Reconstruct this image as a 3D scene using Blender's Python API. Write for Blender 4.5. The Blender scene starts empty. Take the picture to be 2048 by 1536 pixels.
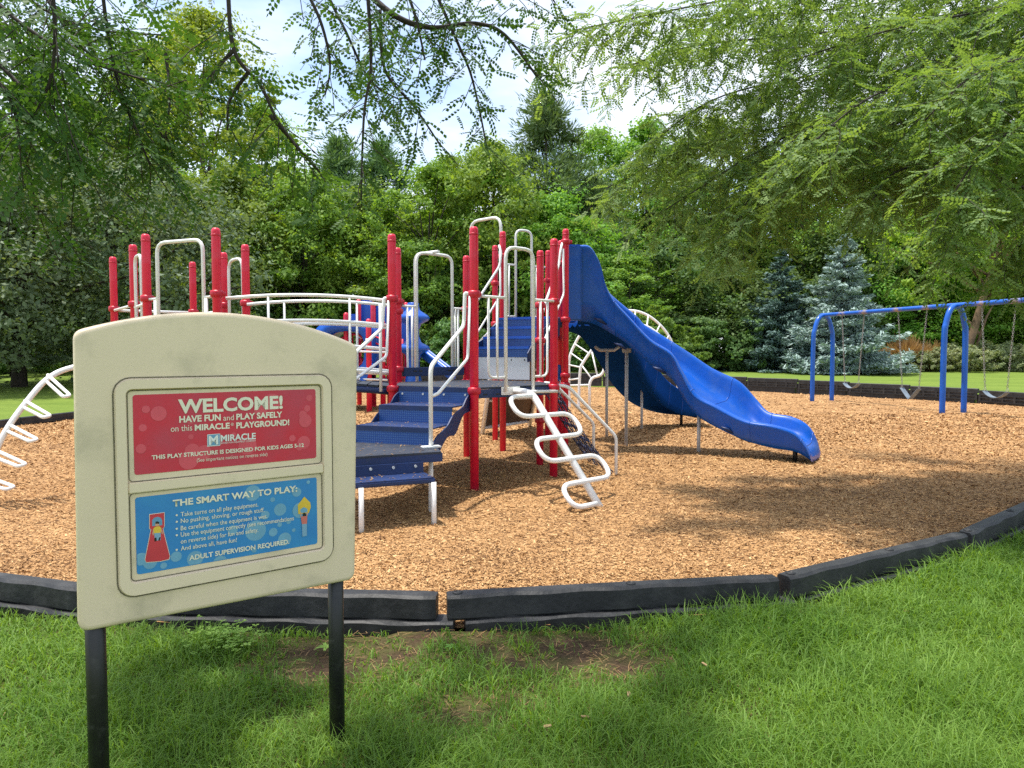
import bpy, math, random
import numpy as np
from mathutils import Vector, Matrix
R = math.radians
random.seed(7); rng = np.random.default_rng(7)
sc = bpy.context.scene
col = sc.collection

# ------------------------------------------------------------------ camera
FPX = 1400.0; CAMH = 1.4; HOR = 705.0
TH = math.atan((768 - HOR) / FPX)
cam_d = bpy.data.cameras.new('camera'); cam = bpy.data.objects.new('camera', cam_d); col.objects.link(cam)
cam_d.sensor_width = 36; cam_d.lens = FPX / 2048 * 36; cam_d.clip_start = .05; cam_d.clip_end = 2000
cam.location = (0, 0, CAMH); cam.rotation_euler = (R(90) - TH, 0, 0)
sc.camera = cam
sc.render.resolution_x = 1024; sc.render.resolution_y = 768

# ------------------------------------------------------------------ world, sun, exposure
SUN = Vector((-.24, .06, .97)).normalized()
elev = math.asin(SUN.z); azi = math.atan2(SUN.x, SUN.y)
w = bpy.data.worlds.new('World'); sc.world = w; w.use_nodes = True
nt = w.node_tree; nt.nodes.clear()
wo = nt.nodes.new('ShaderNodeOutputWorld'); bg = nt.nodes.new('ShaderNodeBackground')
sky = nt.nodes.new('ShaderNodeTexSky'); sky.sky_type = 'NISHITA'; sky.sun_disc = False
sky.sun_elevation = elev; sky.sun_rotation = azi
tc = nt.nodes.new('ShaderNodeTexCoord'); mp = nt.nodes.new('ShaderNodeMapping'); mp.inputs['Scale'].default_value = (1.6, 1.6, 5.0)
mp.inputs['Location'].default_value = (.35, .2, .1)
nz = nt.nodes.new('ShaderNodeTexNoise'); nz.inputs['Scale'].default_value = 1.5; nz.inputs['Detail'].default_value = 7; nz.inputs['Roughness'].default_value = .52
cr = nt.nodes.new('ShaderNodeValToRGB'); cr.color_ramp.elements[0].position = .36; cr.color_ramp.elements[1].position = .58
mx = nt.nodes.new('ShaderNodeMix'); mx.data_type = 'RGBA'; mx.inputs['B'].default_value = (4.5, 4.75, 5.1, 1)
mm = nt.nodes.new('ShaderNodeMath'); mm.operation = 'MULTIPLY_ADD'; mm.inputs[1].default_value = .80; mm.inputs[2].default_value = .10
nt.links.new(tc.outputs['Generated'], mp.inputs['Vector']); nt.links.new(mp.outputs['Vector'], nz.inputs['Vector'])
nt.links.new(nz.outputs['Fac'], cr.inputs['Fac']); nt.links.new(cr.outputs['Color'], mm.inputs[0])
nt.links.new(mm.outputs[0], mx.inputs['Factor']); nt.links.new(sky.outputs['Color'], mx.inputs['A'])
nt.links.new(mx.outputs['Result'], bg.inputs['Color']); bg.inputs['Strength'].default_value = .15
nt.links.new(bg.outputs['Background'], wo.inputs['Surface'])
sl = bpy.data.lights.new('sun', 'SUN'); so = bpy.data.objects.new('sun', sl); col.objects.link(so)
sl.energy = 3.3; sl.angle = R(1.6); sl.color = (1, .95, .87)
so.rotation_euler = SUN.to_track_quat('Z', 'Y').to_euler(); so.location = (0, 0, 30)
vs = sc.view_settings; vs.view_transform = 'Standard'; vs.look = 'None'; vs.gamma = 1; vs.use_curve_mapping = False
vs.exposure = .95
sc.cycles.max_bounces = 7; sc.cycles.diffuse_bounces = 3; sc.cycles.glossy_bounces = 2; sc.cycles.transmission_bounces = 4; sc.cycles.transparent_max_bounces = 4
sc.cycles.use_denoising = False; sc.cycles.sample_clamp_indirect = 6

# ------------------------------------------------------------------ pixel helpers (photo pixels, 2048 x 1536)
def ray(px, py):
    x = (px - 1024) / FPX; y = (768 - py) / FPX
    c, s = math.cos(TH), math.sin(TH)
    return Vector((x, c + y * s, -s + y * c))
def at(px, py, Y):
    d = ray(px, py); t = Y / d.y
    return Vector((d.x * t, Y, CAMH + d.z * t))
def ground(px, py, z=0.0):
    d = ray(px, py); t = (z - CAMH) / d.z
    return Vector((d.x * t, d.y * t, z))

# ------------------------------------------------------------------ materials
MATS = {}
def node(nt, t, **kw):
    n = nt.nodes.new(t)
    for k, v in kw.items(): setattr(n, k, v)
    return n
def mat(name, c, rough=.5, var=.15, vscale=6, bump=0, bscale=60, spec=.5, c2=None, dirt=None, dscale=3, dlo=.55, dhi=.75, coat=0, detail=6):
    """painted / plastic / bark material: noise-varied colour, optional dirt patches, optional bump"""
    m = bpy.data.materials.new(name); m.use_nodes = True; nt = m.node_tree
    b = nt.nodes['Principled BSDF']; L = nt.links.new
    tc = node(nt, 'ShaderNodeTexCoord')
    nz = node(nt, 'ShaderNodeTexNoise'); nz.inputs['Scale'].default_value = vscale; nz.inputs['Detail'].default_value = detail
    L(tc.outputs['Object'], nz.inputs['Vector'])
    mx = node(nt, 'ShaderNodeMix', data_type='RGBA')
    d = c2 if c2 else tuple(min(1, v * (1 - var)) for v in c)
    u = c if c2 else tuple(min(1, v * (1 + var)) for v in c)
    mx.inputs['A'].default_value = (*d, 1); mx.inputs['B'].default_value = (*u, 1)
    cr = node(nt, 'ShaderNodeValToRGB'); cr.color_ramp.elements[0].position = .3; cr.color_ramp.elements[1].position = .7
    L(nz.outputs['Fac'], cr.inputs['Fac']); L(cr.outputs['Color'], mx.inputs['Factor'])
    out = mx.outputs['Result']
    if dirt:
        n2 = node(nt, 'ShaderNodeTexNoise'); n2.inputs['Scale'].default_value = dscale; n2.inputs['Detail'].default_value = 9; n2.inputs['Roughness'].default_value = .65
        L(tc.outputs['Object'], n2.inputs['Vector'])
        c3 = node(nt, 'ShaderNodeValToRGB'); c3.color_ramp.elements[0].position = dlo; c3.color_ramp.elements[1].position = dhi
        L(n2.outputs['Fac'], c3.inputs['Fac'])
        m2 = node(nt, 'ShaderNodeMix', data_type='RGBA'); L(c3.outputs['Color'], m2.inputs['Factor'])
        L(out, m2.inputs['A']); m2.inputs['B'].default_value = (*dirt, 1); out = m2.outputs['Result']
    L(out, b.inputs['Base Color'])
    b.inputs['Roughness'].default_value = rough; b.inputs['Specular IOR Level'].default_value = spec
    b.inputs['Coat Weight'].default_value = coat
    if bump:
        n3 = node(nt, 'ShaderNodeTexNoise'); n3.inputs['Scale'].default_value = bscale; n3.inputs['Detail'].default_value = 5
        L(tc.outputs['Object'], n3.inputs['Vector'])
        bp = node(nt, 'ShaderNodeBump'); bp.inputs['Strength'].default_value = bump; bp.inputs['Distance'].default_value = .01
        L(n3.outputs['Fac'], bp.inputs['Height']); L(bp.outputs['Normal'], b.inputs['Normal'])
    MATS[name] = m; return m
def leafmat(name, c1, c2, trans=.35, rough=.6, attr='rnd', tcol=None, objvar=.25):
    """foliage: per-leaf random colour between c1 and c2, some light through the leaf"""
    m = bpy.data.materials.new(name); m.use_nodes = True; nt = m.node_tree; L = nt.links.new
    b = nt.nodes['Principled BSDF']; o = nt.nodes['Material Output']
    at_ = node(nt, 'ShaderNodeAttribute'); at_.attribute_name = attr
    mx = node(nt, 'ShaderNodeMix', data_type='RGBA'); mx.inputs['A'].default_value = (*c1, 1); mx.inputs['B'].default_value = (*c2, 1)
    L(at_.outputs['Fac'], mx.inputs['Factor'])
    oi = node(nt, 'ShaderNodeObjectInfo')
    hv = node(nt, 'ShaderNodeHueSaturation')
    ma = node(nt, 'ShaderNodeMath', operation='MULTIPLY_ADD'); ma.inputs[1].default_value = objvar * 2; ma.inputs[2].default_value = 1 - objvar
    L(oi.outputs['Random'], ma.inputs[0]); L(ma.outputs[0], hv.inputs['Value'])
    mh = node(nt, 'ShaderNodeMath', operation='MULTIPLY_ADD'); mh.inputs[1].default_value = .04; mh.inputs[2].default_value = .48
    L(oi.outputs['Random'], mh.inputs[0]); L(mh.outputs[0], hv.inputs['Hue'])
    L(mx.outputs['Result'], hv.inputs['Color']); L(hv.outputs['Color'], b.inputs['Base Color'])
    b.inputs['Roughness'].default_value = rough; b.inputs['Specular IOR Level'].default_value = .25
    tr = node(nt, 'ShaderNodeBsdfTranslucent')
    g = node(nt, 'ShaderNodeMix', data_type='RGBA', blend_type='MULTIPLY'); g.inputs['Factor'].default_value = 1
    L(hv.outputs['Color'], g.inputs['A']); g.inputs['B'].default_value = (*(tcol or (1.6, 1.5, .5)), 1)
    L(g.outputs['Result'], tr.inputs['Color'])
    ms = node(nt, 'ShaderNodeMixShader'); ms.inputs['Fac'].default_value = trans
    L(b.outputs['BSDF'], ms.inputs[1]); L(tr.outputs['BSDF'], ms.inputs[2]); L(ms.outputs['Shader'], o.inputs['Surface'])
    MATS[name] = m; return m

mat('red_paint', (.72, .012, .048), .36, .10, 4, dirt=(.68, .06, .11), dscale=5, dlo=.5, dhi=.8)
mat('red_collar', (.50, .008, .028), .4, .1, 8)
mat('white_paint', (.80, .80, .78), .32, .03, 10, dirt=(.58, .55, .49), dscale=7, dlo=.64, dhi=.9)
mat('shaded_white_paint', (.50, .49, .48), .4, .05, 10)  # white slide supports; the shade on them is put into this grey
mat('blue_plastic', (.004, .088, .47), .30, .12, 2.5, spec=.42, dirt=(.04, .12, .40), dscale=7, dlo=.5, dhi=.85, bump=.05, bscale=40)
mat('slide_underside_shaded', (.005, .05, .26), .95, .15, 3, spec=.03)  # matte underside plastic; shade beneath the chute is put into a darker blue
mat('navy_coating', (.006, .025, .105), .5, .2, 5, dirt=(.035, .05, .09), dscale=9, dlo=.58, dhi=.8, bump=.15, bscale=200)
mat('deck_top', (.018, .025, .042), .6, .25, 5, dirt=(.09, .08, .07), dscale=14, dlo=.56, dhi=.72, bump=.2, bscale=160)
mat('blue_paint', (.008, .10, .48), .28, .1, 4)
mat('bolt_steel', (.6, .6, .58), .3, .1, 20)
mat('white_panel', (.66, .67, .68), .45, .05, 3, dirt=(.45, .43, .40), dscale=5, dlo=.55, dhi=.8)
mat('brown_panel', (.13, .075, .045), .6, .2, 4)
mat('chain_navy', (.015, .02, .06), .45, .3, 40)
mat('chain_steel', (.30, .30, .29), .5, .3, 60, c2=(.2, .18, .16))
mat('rubber_belt', (.16, .20, .24), .55, .2, 10)
mat('black_plastic', (.014, .015, .017), .58, .3, 3, dirt=(.05, .05, .05), dscale=7, dlo=.45, dhi=.8, bump=.25, bscale=45)
mat('black_post', (.008, .008, .009), .4, .3, 20, dirt=(.03, .03, .028), dscale=18, dlo=.58, dhi=.7)
mat('tan_plastic', (.75, .61, .43), .42, .03, 3, dirt=(.38, .33, .23), dscale=5, dlo=.5, dhi=.86, bump=.05, bscale=120)
mat('tan_frame', (.77, .63, .45), .42, .03, 3, dirt=(.34, .31, .22), dscale=7, dlo=.55, dhi=.9)
mat('groove_shade', (.16, .14, .09), .7, .3, 30)  # dark line colour, painted shade inside the sign's grooves
mat('print_red', (.60, .020, .050), .35, .25, 9, c2=(.50, .045, .085))
mat('print_red_bubble', (.62, .075, .11), .35, .1, 9)
mat('print_blue', (.028, .20, .52), .35, .25, 9, c2=(.04, .26, .55))
mat('print_blue_bubble', (.16, .36, .52), .35, .12, 9)
mat('print_cream', (.78, .73, .58), .4, .05, 9)
mat('print_logo_blue', (.13, .30, .46), .4, .05, 9)
mat('print_logo_white', (.72, .74, .70), .4, .05, 9)
mat('print_slide_red', (.56, .04, .06), .4, .1, 9)
mat('print_yellow', (.72, .48, .05), .4, .1, 9)
mat('print_skin', (.60, .33, .22), .4, .05, 9)
mat('print_dark', (.01, .01, .012), .4, .05, 9)
mat('print_trousers', (.20, .36, .50), .4, .05, 9)
mat('print_shirt', (.60, .16, .14), .4, .05, 9)
mat('bark', (.085, .062, .045), .85, .4, 6, bump=.8, bscale=14)
mat('bark_dark', (.035, .026, .02), .85, .4, 8, bump=.6, bscale=30)
mat('bark_tan', (.19, .12, .07), .85, .4, 3, bump=.8, bscale=12)
mat('chip_loose', (.42, .27, .14), .8, .3, 10)
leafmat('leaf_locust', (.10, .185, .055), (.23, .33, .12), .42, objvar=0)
leafmat('leaf_locust_shaded', (.038, .092, .020), (.09, .16, .038), .36, objvar=0)  # locust leaf colour darkened to paint in the shade on the near sprays
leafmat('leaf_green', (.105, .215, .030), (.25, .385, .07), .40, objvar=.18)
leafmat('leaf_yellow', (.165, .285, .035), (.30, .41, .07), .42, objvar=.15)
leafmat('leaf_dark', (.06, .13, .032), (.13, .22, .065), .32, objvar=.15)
leafmat('leaf_maple', (.08, .125, .065), (.18, .235, .13), .3, objvar=.1)
leafmat('needle_pine', (.085, .17, .065), (.17, .28, .11), .2, objvar=.15)
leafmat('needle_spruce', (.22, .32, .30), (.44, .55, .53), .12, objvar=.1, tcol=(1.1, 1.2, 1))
leafmat('needle_shaded_spruce', (.065, .125, .10), (.16, .24, .21), .12, objvar=.1, tcol=(1.1, 1.2, 1))  # darker needles; the shade on this spruce is put into the colour
leafmat('leaf_shrub_bright', (.11, .18, .035), (.20, .28, .06), .4, objvar=.1)
leafmat('leaf_tan', (.28, .19, .07), (.42, .30, .13), .3, objvar=.1, tcol=(1.2, 1, .6))
leafmat('leaf_pale', (.16, .22, .09), (.32, .36, .20), .3, objvar=.1)
leafmat('grass_blade', (.085, .18, .023), (.225, .345, .065), .38, rough=.55, objvar=0)
leafmat('clover_leaf', (.16, .34, .05), (.24, .42, .09), .35, objvar=0)

def mulch_mat(name, chip=False):
    m = bpy.data.materials.new(name); m.use_nodes = True; nt = m.node_tree; L = nt.links.new
    b = nt.nodes['Principled BSDF']; b.inputs['Roughness'].default_value = .85; b.inputs['Specular IOR Level'].default_value = .2
    cr = node(nt, 'ShaderNodeValToRGB'); e = cr.color_ramp.elements
    e[0].position = 0; e[0].color = (.12, .058, .026, 1); e[1].position = 1; e[1].color = (.66, .415, .20, 1)
    k = e.new(.45); k.color = (.42, .232, .095, 1)
    if chip:
        a = node(nt, 'ShaderNodeAttribute'); a.attribute_name = 'rnd'; L(a.outputs['Fac'], cr.inputs['Fac'])
    else:
        tc = node(nt, 'ShaderNodeTexCoord')
        n0 = node(nt, 'ShaderNodeTexNoise'); n0.inputs['Scale'].default_value = 9; n0.inputs['Detail'].default_value = 3
        L(tc.outputs['Object'], n0.inputs['Vector'])
        ad = node(nt, 'ShaderNodeMix', data_type='RGBA', blend_type='ADD'); ad.inputs['Factor'].default_value = .05
        L(tc.outputs['Object'], ad.inputs['A']); L(n0.outputs['Color'], ad.inputs['B'])
        mp = node(nt, 'ShaderNodeMapping'); mp.inputs['Scale'].default_value = (34, 60, 34); mp.inputs['Rotation'].default_value = (0, 0, .5)
        L(ad.outputs['Result'], mp.inputs['Vector'])
        v = node(nt, 'ShaderNodeTexVoronoi'); v.inputs['Scale'].default_value = 1
        L(mp.outputs['Vector'], v.inputs['Vector'])
        n1 = node(nt, 'ShaderNodeTexNoise'); n1.inputs['Scale'].default_value = 1.2; n1.inputs['Detail'].default_value = 4
        L(tc.outputs['Object'], n1.inputs['Vector'])
        sp = node(nt, 'ShaderNodeSeparateColor'); L(v.outputs['Color'], sp.inputs['Color'])
        ma = node(nt, 'ShaderNodeMath', operation='MULTIPLY_ADD'); ma.inputs[1].default_value = .8; L(sp.outputs[0], ma.inputs[0])
        mb = node(nt, 'ShaderNodeMath', operation='MULTIPLY_ADD'); mb.inputs[1].default_value = .6; mb.inputs[2].default_value = -.32; L(n1.outputs['Fac'], mb.inputs[0])
        L(mb.outputs[0], ma.inputs[2]); L(ma.outputs[0], cr.inputs['Fac'])
        bp = node(nt, 'ShaderNodeBump'); bp.inputs['Strength'].default_value = .8; bp.inputs['Distance'].default_value = .02
        L(v.outputs['Distance'], bp.inputs['Height']); L(bp.outputs['Normal'], b.inputs['Normal'])
    L(cr.outputs['Color'], b.inputs['Base Color']); MATS[name] = m
mulch_mat('mulch_ground'); mulch_mat('mulch_chip', True)

def lawn_mat():
    m = bpy.data.materials.new('lawn_turf'); m.use_nodes = True; nt = m.node_tree; L = nt.links.new
    b = nt.nodes['Principled BSDF']; b.inputs['Roughness'].default_value = .9; b.inputs['Specular IOR Level'].default_value = .1
    tc = node(nt, 'ShaderNodeTexCoord')
    def nz(s, d=5, r=.6, sc_=None):
        n = node(nt, 'ShaderNodeTexNoise'); n.inputs['Scale'].default_value = s; n.inputs['Detail'].default_value = d; n.inputs['Roughness'].default_value = r
        if sc_:
            mp = node(nt, 'ShaderNodeMapping'); mp.inputs['Scale'].default_value = sc_; L(tc.outputs['Object'], mp.inputs['Vector']); L(mp.outputs['Vector'], n.inputs['Vector'])
        else: L(tc.outputs['Object'], n.inputs['Vector'])
        return n
    cr = node(nt, 'ShaderNodeValToRGB'); e = cr.color_ramp.elements
    e[0].position = .25; e[0].color = (.05, .105, .016, 1); e[1].position = .75; e[1].color = (.23, .30, .055, 1)
    n1 = nz(.6, 9, .75, (1, 2.2, 1)); n2 = nz(18, 6, .8)
    ma = node(nt, 'ShaderNodeMath', operation='MULTIPLY_ADD'); ma.inputs[1].default_value = .5; L(n2.outputs['Fac'], ma.inputs[0])
    mb = node(nt, 'ShaderNodeMath', operation='MULTIPLY'); mb.inputs[1].default_value = .5; L(n1.outputs['Fac'], mb.inputs[0]); L(mb.outputs[0], ma.inputs[2])
    L(ma.outputs[0], cr.inputs['Fac'])
    # bare brown soil near the camera, where the turf is worn: follows the "soil" attribute of the sheet
    a = node(nt, 'ShaderNodeAttribute'); a.attribute_name = 'soil'
    so_ = node(nt, 'ShaderNodeValToRGB'); e2 = so_.color_ramp.elements
    e2[0].position = .3; e2[0].color = (.035, .022, .014, 1); e2[1].position = .7; e2[1].color = (.10, .065, .04, 1)
    n4 = nz(60, 5, .7); L(n4.outputs['Fac'], so_.inputs['Fac'])
    mx = node(nt, 'ShaderNodeMix', data_type='RGBA'); L(a.outputs['Fac'], mx.inputs['Factor']); L(cr.outputs['Color'], mx.inputs['A']); L(so_.outputs['Color'], mx.inputs['B'])
    L(mx.outputs['Result'], b.inputs['Base Color'])
    bp = node(nt, 'ShaderNodeBump'); bp.inputs['Strength'].default_value = .6; bp.inputs['Distance'].default_value = .03
    L(n2.outputs['Fac'], bp.inputs['Height']); L(bp.outputs['Normal'], b.inputs['Normal'])
    MATS['lawn_turf'] = m
lawn_mat()

def perforated(name, base, hole, scale=60):
    m = bpy.data.materials.new(name); m.use_nodes = True; nt = m.node_tree; L = nt.links.new
    b = nt.nodes['Principled BSDF']; b.inputs['Roughness'].default_value = .45
    uv = node(nt, 'ShaderNodeUVMap'); uv.uv_map = 'grid'
    v = node(nt, 'ShaderNodeTexVoronoi'); v.inputs['Scale'].default_value = scale; v.inputs['Randomness'].default_value = 0
    L(uv.outputs['UV'], v.inputs['Vector'])
    cr = node(nt, 'ShaderNodeValToRGB'); e = cr.color_ramp.elements; e[0].position = .30; e[0].color = (*hole, 1); e[1].position = .38; e[1].color = (*base, 1)
    L(v.outputs['Distance'], cr.inputs['Fac'])
    n2 = node(nt, 'ShaderNodeTexNoise'); n2.inputs['Scale'].default_value = 3; n2.inputs['Detail'].default_value = 6
    tc = node(nt, 'ShaderNodeTexCoord'); L(tc.outputs['Object'], n2.inputs['Vector'])
    c3 = node(nt, 'ShaderNodeValToRGB'); c3.color_ramp.elements[0].position = .5; c3.color_ramp.elements[1].position = .8
    L(n2.outputs['Fac'], c3.inputs['Fac'])
    mx = node(nt, 'ShaderNodeMix', data_type='RGBA'); L(c3.outputs['Color'], mx.inputs['Factor']); L(cr.outputs['Color'], mx.inputs['A']); mx.inputs['B'].default_value = (*[v_ * .55 for v_ in base], 1)
    L(mx.outputs['Result'], b.inputs['Base Color']); MATS[name] = m
perforated('blue_perforated', (.009, .060, .27), (.05, .13, .34), 45)

def beam_mat():
    m = mat('swing_beam_paint', (.008, .10, .48), .3, .1, 4)
    nt = m.node_tree; L = nt.links.new; b = nt.nodes['Principled BSDF']
    a = node(nt, 'ShaderNodeAttribute'); a.attribute_name = 'rust'
    n = node(nt, 'ShaderNodeTexNoise'); n.inputs['Scale'].default_value = 9; n.inputs['Detail'].default_value = 6
    tc = node(nt, 'ShaderNodeTexCoord'); L(tc.outputs['Object'], n.inputs['Vector'])
    ma = node(nt, 'ShaderNodeMath', operation='MULTIPLY'); L(a.outputs['Fac'], ma.inputs[0])
    cr = node(nt, 'ShaderNodeValToRGB'); cr.color_ramp.elements[0].position = .35; cr.color_ramp.elements[1].position = .5; L(n.outputs['Fac'], cr.inputs['Fac'])
    L(cr.outputs['Color'], ma.inputs[1])
    old = b.inputs['Base Color'].links[0].from_socket
    mx = node(nt, 'ShaderNodeMix', data_type='RGBA'); L(ma.outputs[0], mx.inputs['Factor']); L(old, mx.inputs['A']); mx.inputs['B'].default_value = (.30, .23, .18, 1)
    L(mx.outputs['Result'], b.inputs['Base Color'])
beam_mat()

# ------------------------------------------------------------------ object helpers
W = {}
def _wm(o): return W.get(o.name, Matrix.Identity(4)) if o else Matrix.Identity(4)
def tag(o, label=None, cat=None, group=None, kind=None):
    if label: o['label'] = label
    if cat: o['category'] = cat
    if group: o['group'] = group
    if kind: o['kind'] = kind
    return o
def link(o, parent=None, M=None):
    col.objects.link(o)
    M = M or Matrix.Identity(4)
    o.matrix_basis = M
    if parent:
        o.parent = parent; o.matrix_parent_inverse = _wm(parent).inverted()
    W[o.name] = M
    return o
def empty(name, loc, label, cat, group=None, M=None):
    o = bpy.data.objects.new(name, None); o.empty_display_size = .2
    link(o, None, M or Matrix.Translation(Vector(loc)))
    return tag(o, label, cat, group)
def fast_mesh(name, V, Q, smooth=False, attr=None):
    """V (n,3), Q (m,k) faces of equal size; attr = {name: per-vertex floats}"""
    V = np.asarray(V, np.float32); Q = np.asarray(Q, np.int32)
    me = bpy.data.meshes.new(name); n, m, k = len(V), len(Q), Q.shape[1]
    me.vertices.add(n); me.vertices.foreach_set('co', V.ravel())
    me.loops.add(m * k); me.loops.foreach_set('vertex_index', Q.ravel())
    me.polygons.add(m); me.polygons.foreach_set('loop_start', np.arange(0, m * k, k, dtype=np.int32))
    me.polygons.foreach_set('loop_total', np.full(m, k, np.int32))
    if smooth: me.polygons.foreach_set('use_smooth', np.ones(m, bool))
    me.update(calc_edges=True)
    for a, d in (attr or {}).items():
        at_ = me.attributes.new(a, 'FLOAT', 'POINT'); at_.data.foreach_set('value', np.asarray(d, np.float32))
    return me
class MB:
    def __init__(s): s.v = []; s.f = []; s.sm = []
    def face(s, idx, sm=False): s.f.append(tuple(idx)); s.sm.append(sm)
    def box(s, c, size, ax=None):
        """centre, full sizes, axes = three direction vectors"""
        c = Vector(c); ax = ax or (Vector((1, 0, 0)), Vector((0, 1, 0)), Vector((0, 0, 1)))
        n = len(s.v); h = [v / 2 for v in size]
        for k in range(8):
            p = c.copy()
            for i in range(3): p += Vector(ax[i]) * (h[i] if (k >> i) & 1 else -h[i])
            s.v.append(p)
        for f in ((0, 2, 3, 1), (4, 5, 7, 6), (0, 1, 5, 4), (2, 6, 7, 3), (0, 4, 6, 2), (1, 3, 7, 5)): s.face([n + i for i in f])
        return s
    def tube(s, pts, r, sides=10, caps=True, closed=False):
        pts = [Vector(p) for p in pts]; N = len(pts)
        rr = r if isinstance(r, (list, tuple)) else [r] * N
        base = len(s.v); up = None
        for i, p in enumerate(pts):
            if closed: t = pts[(i + 1) % N] - pts[i - 1]
            else: t = (pts[min(i + 1, N - 1)] - pts[max(i - 1, 0)])
            t.normalize()
            if up is None:
                up = Vector((0, 0, 1)) if abs(t.z) < .9 else Vector((1, 0, 0))
            a = (up - t * up.dot(t))
            if a.length < 1e-6: a = t.orthogonal()
            a.normalize(); up = a; b = t.cross(a)
            for k in range(sides):
                an = 2 * math.pi * k / sides
                s.v.append(p + (a * math.cos(an) + b * math.sin(an)) * rr[i])
        for i in range(N if closed else N - 1):
            j = (i + 1) % N
            for k in range(sides):
                k2 = (k + 1) % sides
                s.face((base + i * sides + k, base + i * sides + k2, base + j * sides + k2, base + j * sides + k), True)
        if caps and not closed:
            s.face([base + k for k in range(sides)][::-1]); s.face([base + (N - 1) * sides + k for k in range(sides)])
        return s
    def lathe(s, prof, c=(0, 0, 0), sides=16, axis=None):
        """prof list of (r, z) around a vertical axis through c"""
        c = Vector(c); b = len(s.v)
        for (r, z) in prof:
            for k in range(sides):
                an = 2 * math.pi * k / sides
                s.v.append(c + Vector((r * math.cos(an), r * math.sin(an), z)))
        for i in range(len(prof) - 1):
            for k in range(sides):
                k2 = (k + 1) % sides
                s.face((b + i * sides + k, b + i * sides + k2, b + (i + 1) * sides + k2, b + (i + 1) * sides + k), True)
        s.face([b + k for k in range(sides)][::-1]); s.face([b + (len(prof) - 1) * sides + k for k in range(sides)])
        return s
    def prism(s, poly, z0, z1):
        b = len(s.v); n = len(poly)
        for z in (z0, z1):
            for p in poly: s.v.append(Vector((p[0], p[1], z)))
        s.face(list(range(b, b + n))[::-1]); s.face(list(range(b + n, b + 2 * n)))
        for i in range(n): s.face((b + i, b + (i + 1) % n, b + n + (i + 1) % n, b + n + i))
        return s
    def slab(s, poly3, off):
        """polygon of 3D points, thickened by vector off"""
        b = len(s.v); n = len(poly3); off = Vector(off)
        for p in poly3: s.v.append(Vector(p))
        for p in poly3: s.v.append(Vector(p) + off)
        s.face(list(range(b, b + n))); s.face(list(range(b + n, b + 2 * n))[::-1])
        for i in range(n): s.face((b + i, b + n + i, b + n + (i + 1) % n, b + (i + 1) % n))
        return s
    def mesh(s, name):
        me = bpy.data.meshes.new(name); me.from_pydata([tuple(v) for v in s.v], [], s.f)
        me.polygons.foreach_set('use_smooth', np.array(s.sm, bool)); me.update(); return me
    def build(s, name, m, parent=None, bevel=0, M=None):
        me = s.mesh(name)
        if bevel:
            import bmesh
            bm = bmesh.new(); bm.from_mesh(me)
            bmesh.ops.recalc_face_normals(bm, faces=bm.faces)
            es = [e for e in bm.edges if len(e.link_faces) == 2 and e.calc_face_angle(0) > .6]
            bmesh.ops.bevel(bm, geom=es, offset=bevel, segments=2, affect='EDGES', clamp_overlap=True)
            bm.to_mesh(me); bm.free()
        me.materials.append(MATS[m]); o = bpy.data.objects.new(name, me)
        return link(o, parent, M)
def fillet(pts, r, n=5, closed=False):
    pts = [Vector(p) for p in pts]; out = []; N = len(pts)
    for i, p in enumerate(pts):
        if not closed and i in (0, N - 1): out.append(p); continue
        a = pts[i - 1] - p; b = pts[(i + 1) % N] - p; la, lb = a.length, b.length
        d = min(r, la * .49, lb * .49); a.normalize(); b.normalize()
        p0 = p + a * d; p1 = p + b * d
        for k in range(n + 1):
            t = k / n; out.append(p0 * (1 - t) ** 2 + p * 2 * t * (1 - t) + p1 * t ** 2)
    return out
def spline(pts, n=8, closed=False):
    P = [Vector(p) for p in pts]; N = len(P); out = []
    for i in range(N if closed else N - 1):
        g = (lambda k: P[k % N]) if closed else (lambda k: P[max(0, min(N - 1, k))])
        p0, p1, p2, p3 = g(i - 1), g(i), g(i + 1), g(i + 2)
        for k in range(n):
            t = k / n
            out.append(.5 * ((2 * p1) + (p2 - p0) * t + (2 * p0 - 5 * p1 + 4 * p2 - p3) * t * t + (3 * p1 - p0 - 3 * p2 + p3) * t ** 3))
    if not closed: out.append(P[-1].copy())
    return out
def pipe(name, pts, r, m, parent, fil=0, n=5, sides=10, sp=0):
    p = fillet(pts, fil, n) if fil else (spline(pts, sp) if sp else pts)
    return MB().tube(p, r, sides).build(name, m, parent)
def mesh_obj(name, me, m, parent=None, M=None):
    if m and not me.materials: me.materials.append(MATS[m])
    return link(bpy.data.objects.new(name, me), parent, M)

# ------------------------------------------------------------------ ground: lawn, mulch, border line
def lawn_z(x, y):
    lf = np.clip((-x - 3) / 5, 0, 1)
    t = np.clip((y - 9 - 5 * lf) / 12, 0, 1); u = np.clip((y - 20) / 22, 0, 1.6)
    return -.015 + .26 * t * t * (3 - 2 * t) * (1 - .5 * lf) + .42 * u
ctrl = [(-.36, 3.62), (1.46, 3.9), (3.25, 4.95), (4.85, 6.3), (7.6, 8.6), (10.6, 11.2), (12.8, 14.6), (13.2, 18.6), (11.0, 22.2), (9.0, 25.0), (4.6, 28.0),
        (-1, 28.2), (-5.4, 24.5), (-8.0, 19), (-9.2, 14.6), (-9.4, 11.0), (-7.8, 7.4), (-4.3, 4.45), (-2.2, 3.72)]
cv = spline([(x, y, 0) for x, y in ctrl], 24, closed=True)
def resample(P, step):
    d = [0]
    for a, b in zip(P, P[1:] + P[:1]): d.append(d[-1] + (b - a).length)
    n = round(d[-1] / step); out = []
    P2 = P + P[:1]; j = 0
    for i in range(n):
        s = i * d[-1] / n
        while d[j + 1] < s: j += 1
        out.append(P2[j].lerp(P2[j + 1], (s - d[j]) / (d[j + 1] - d[j])))
    return out
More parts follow.
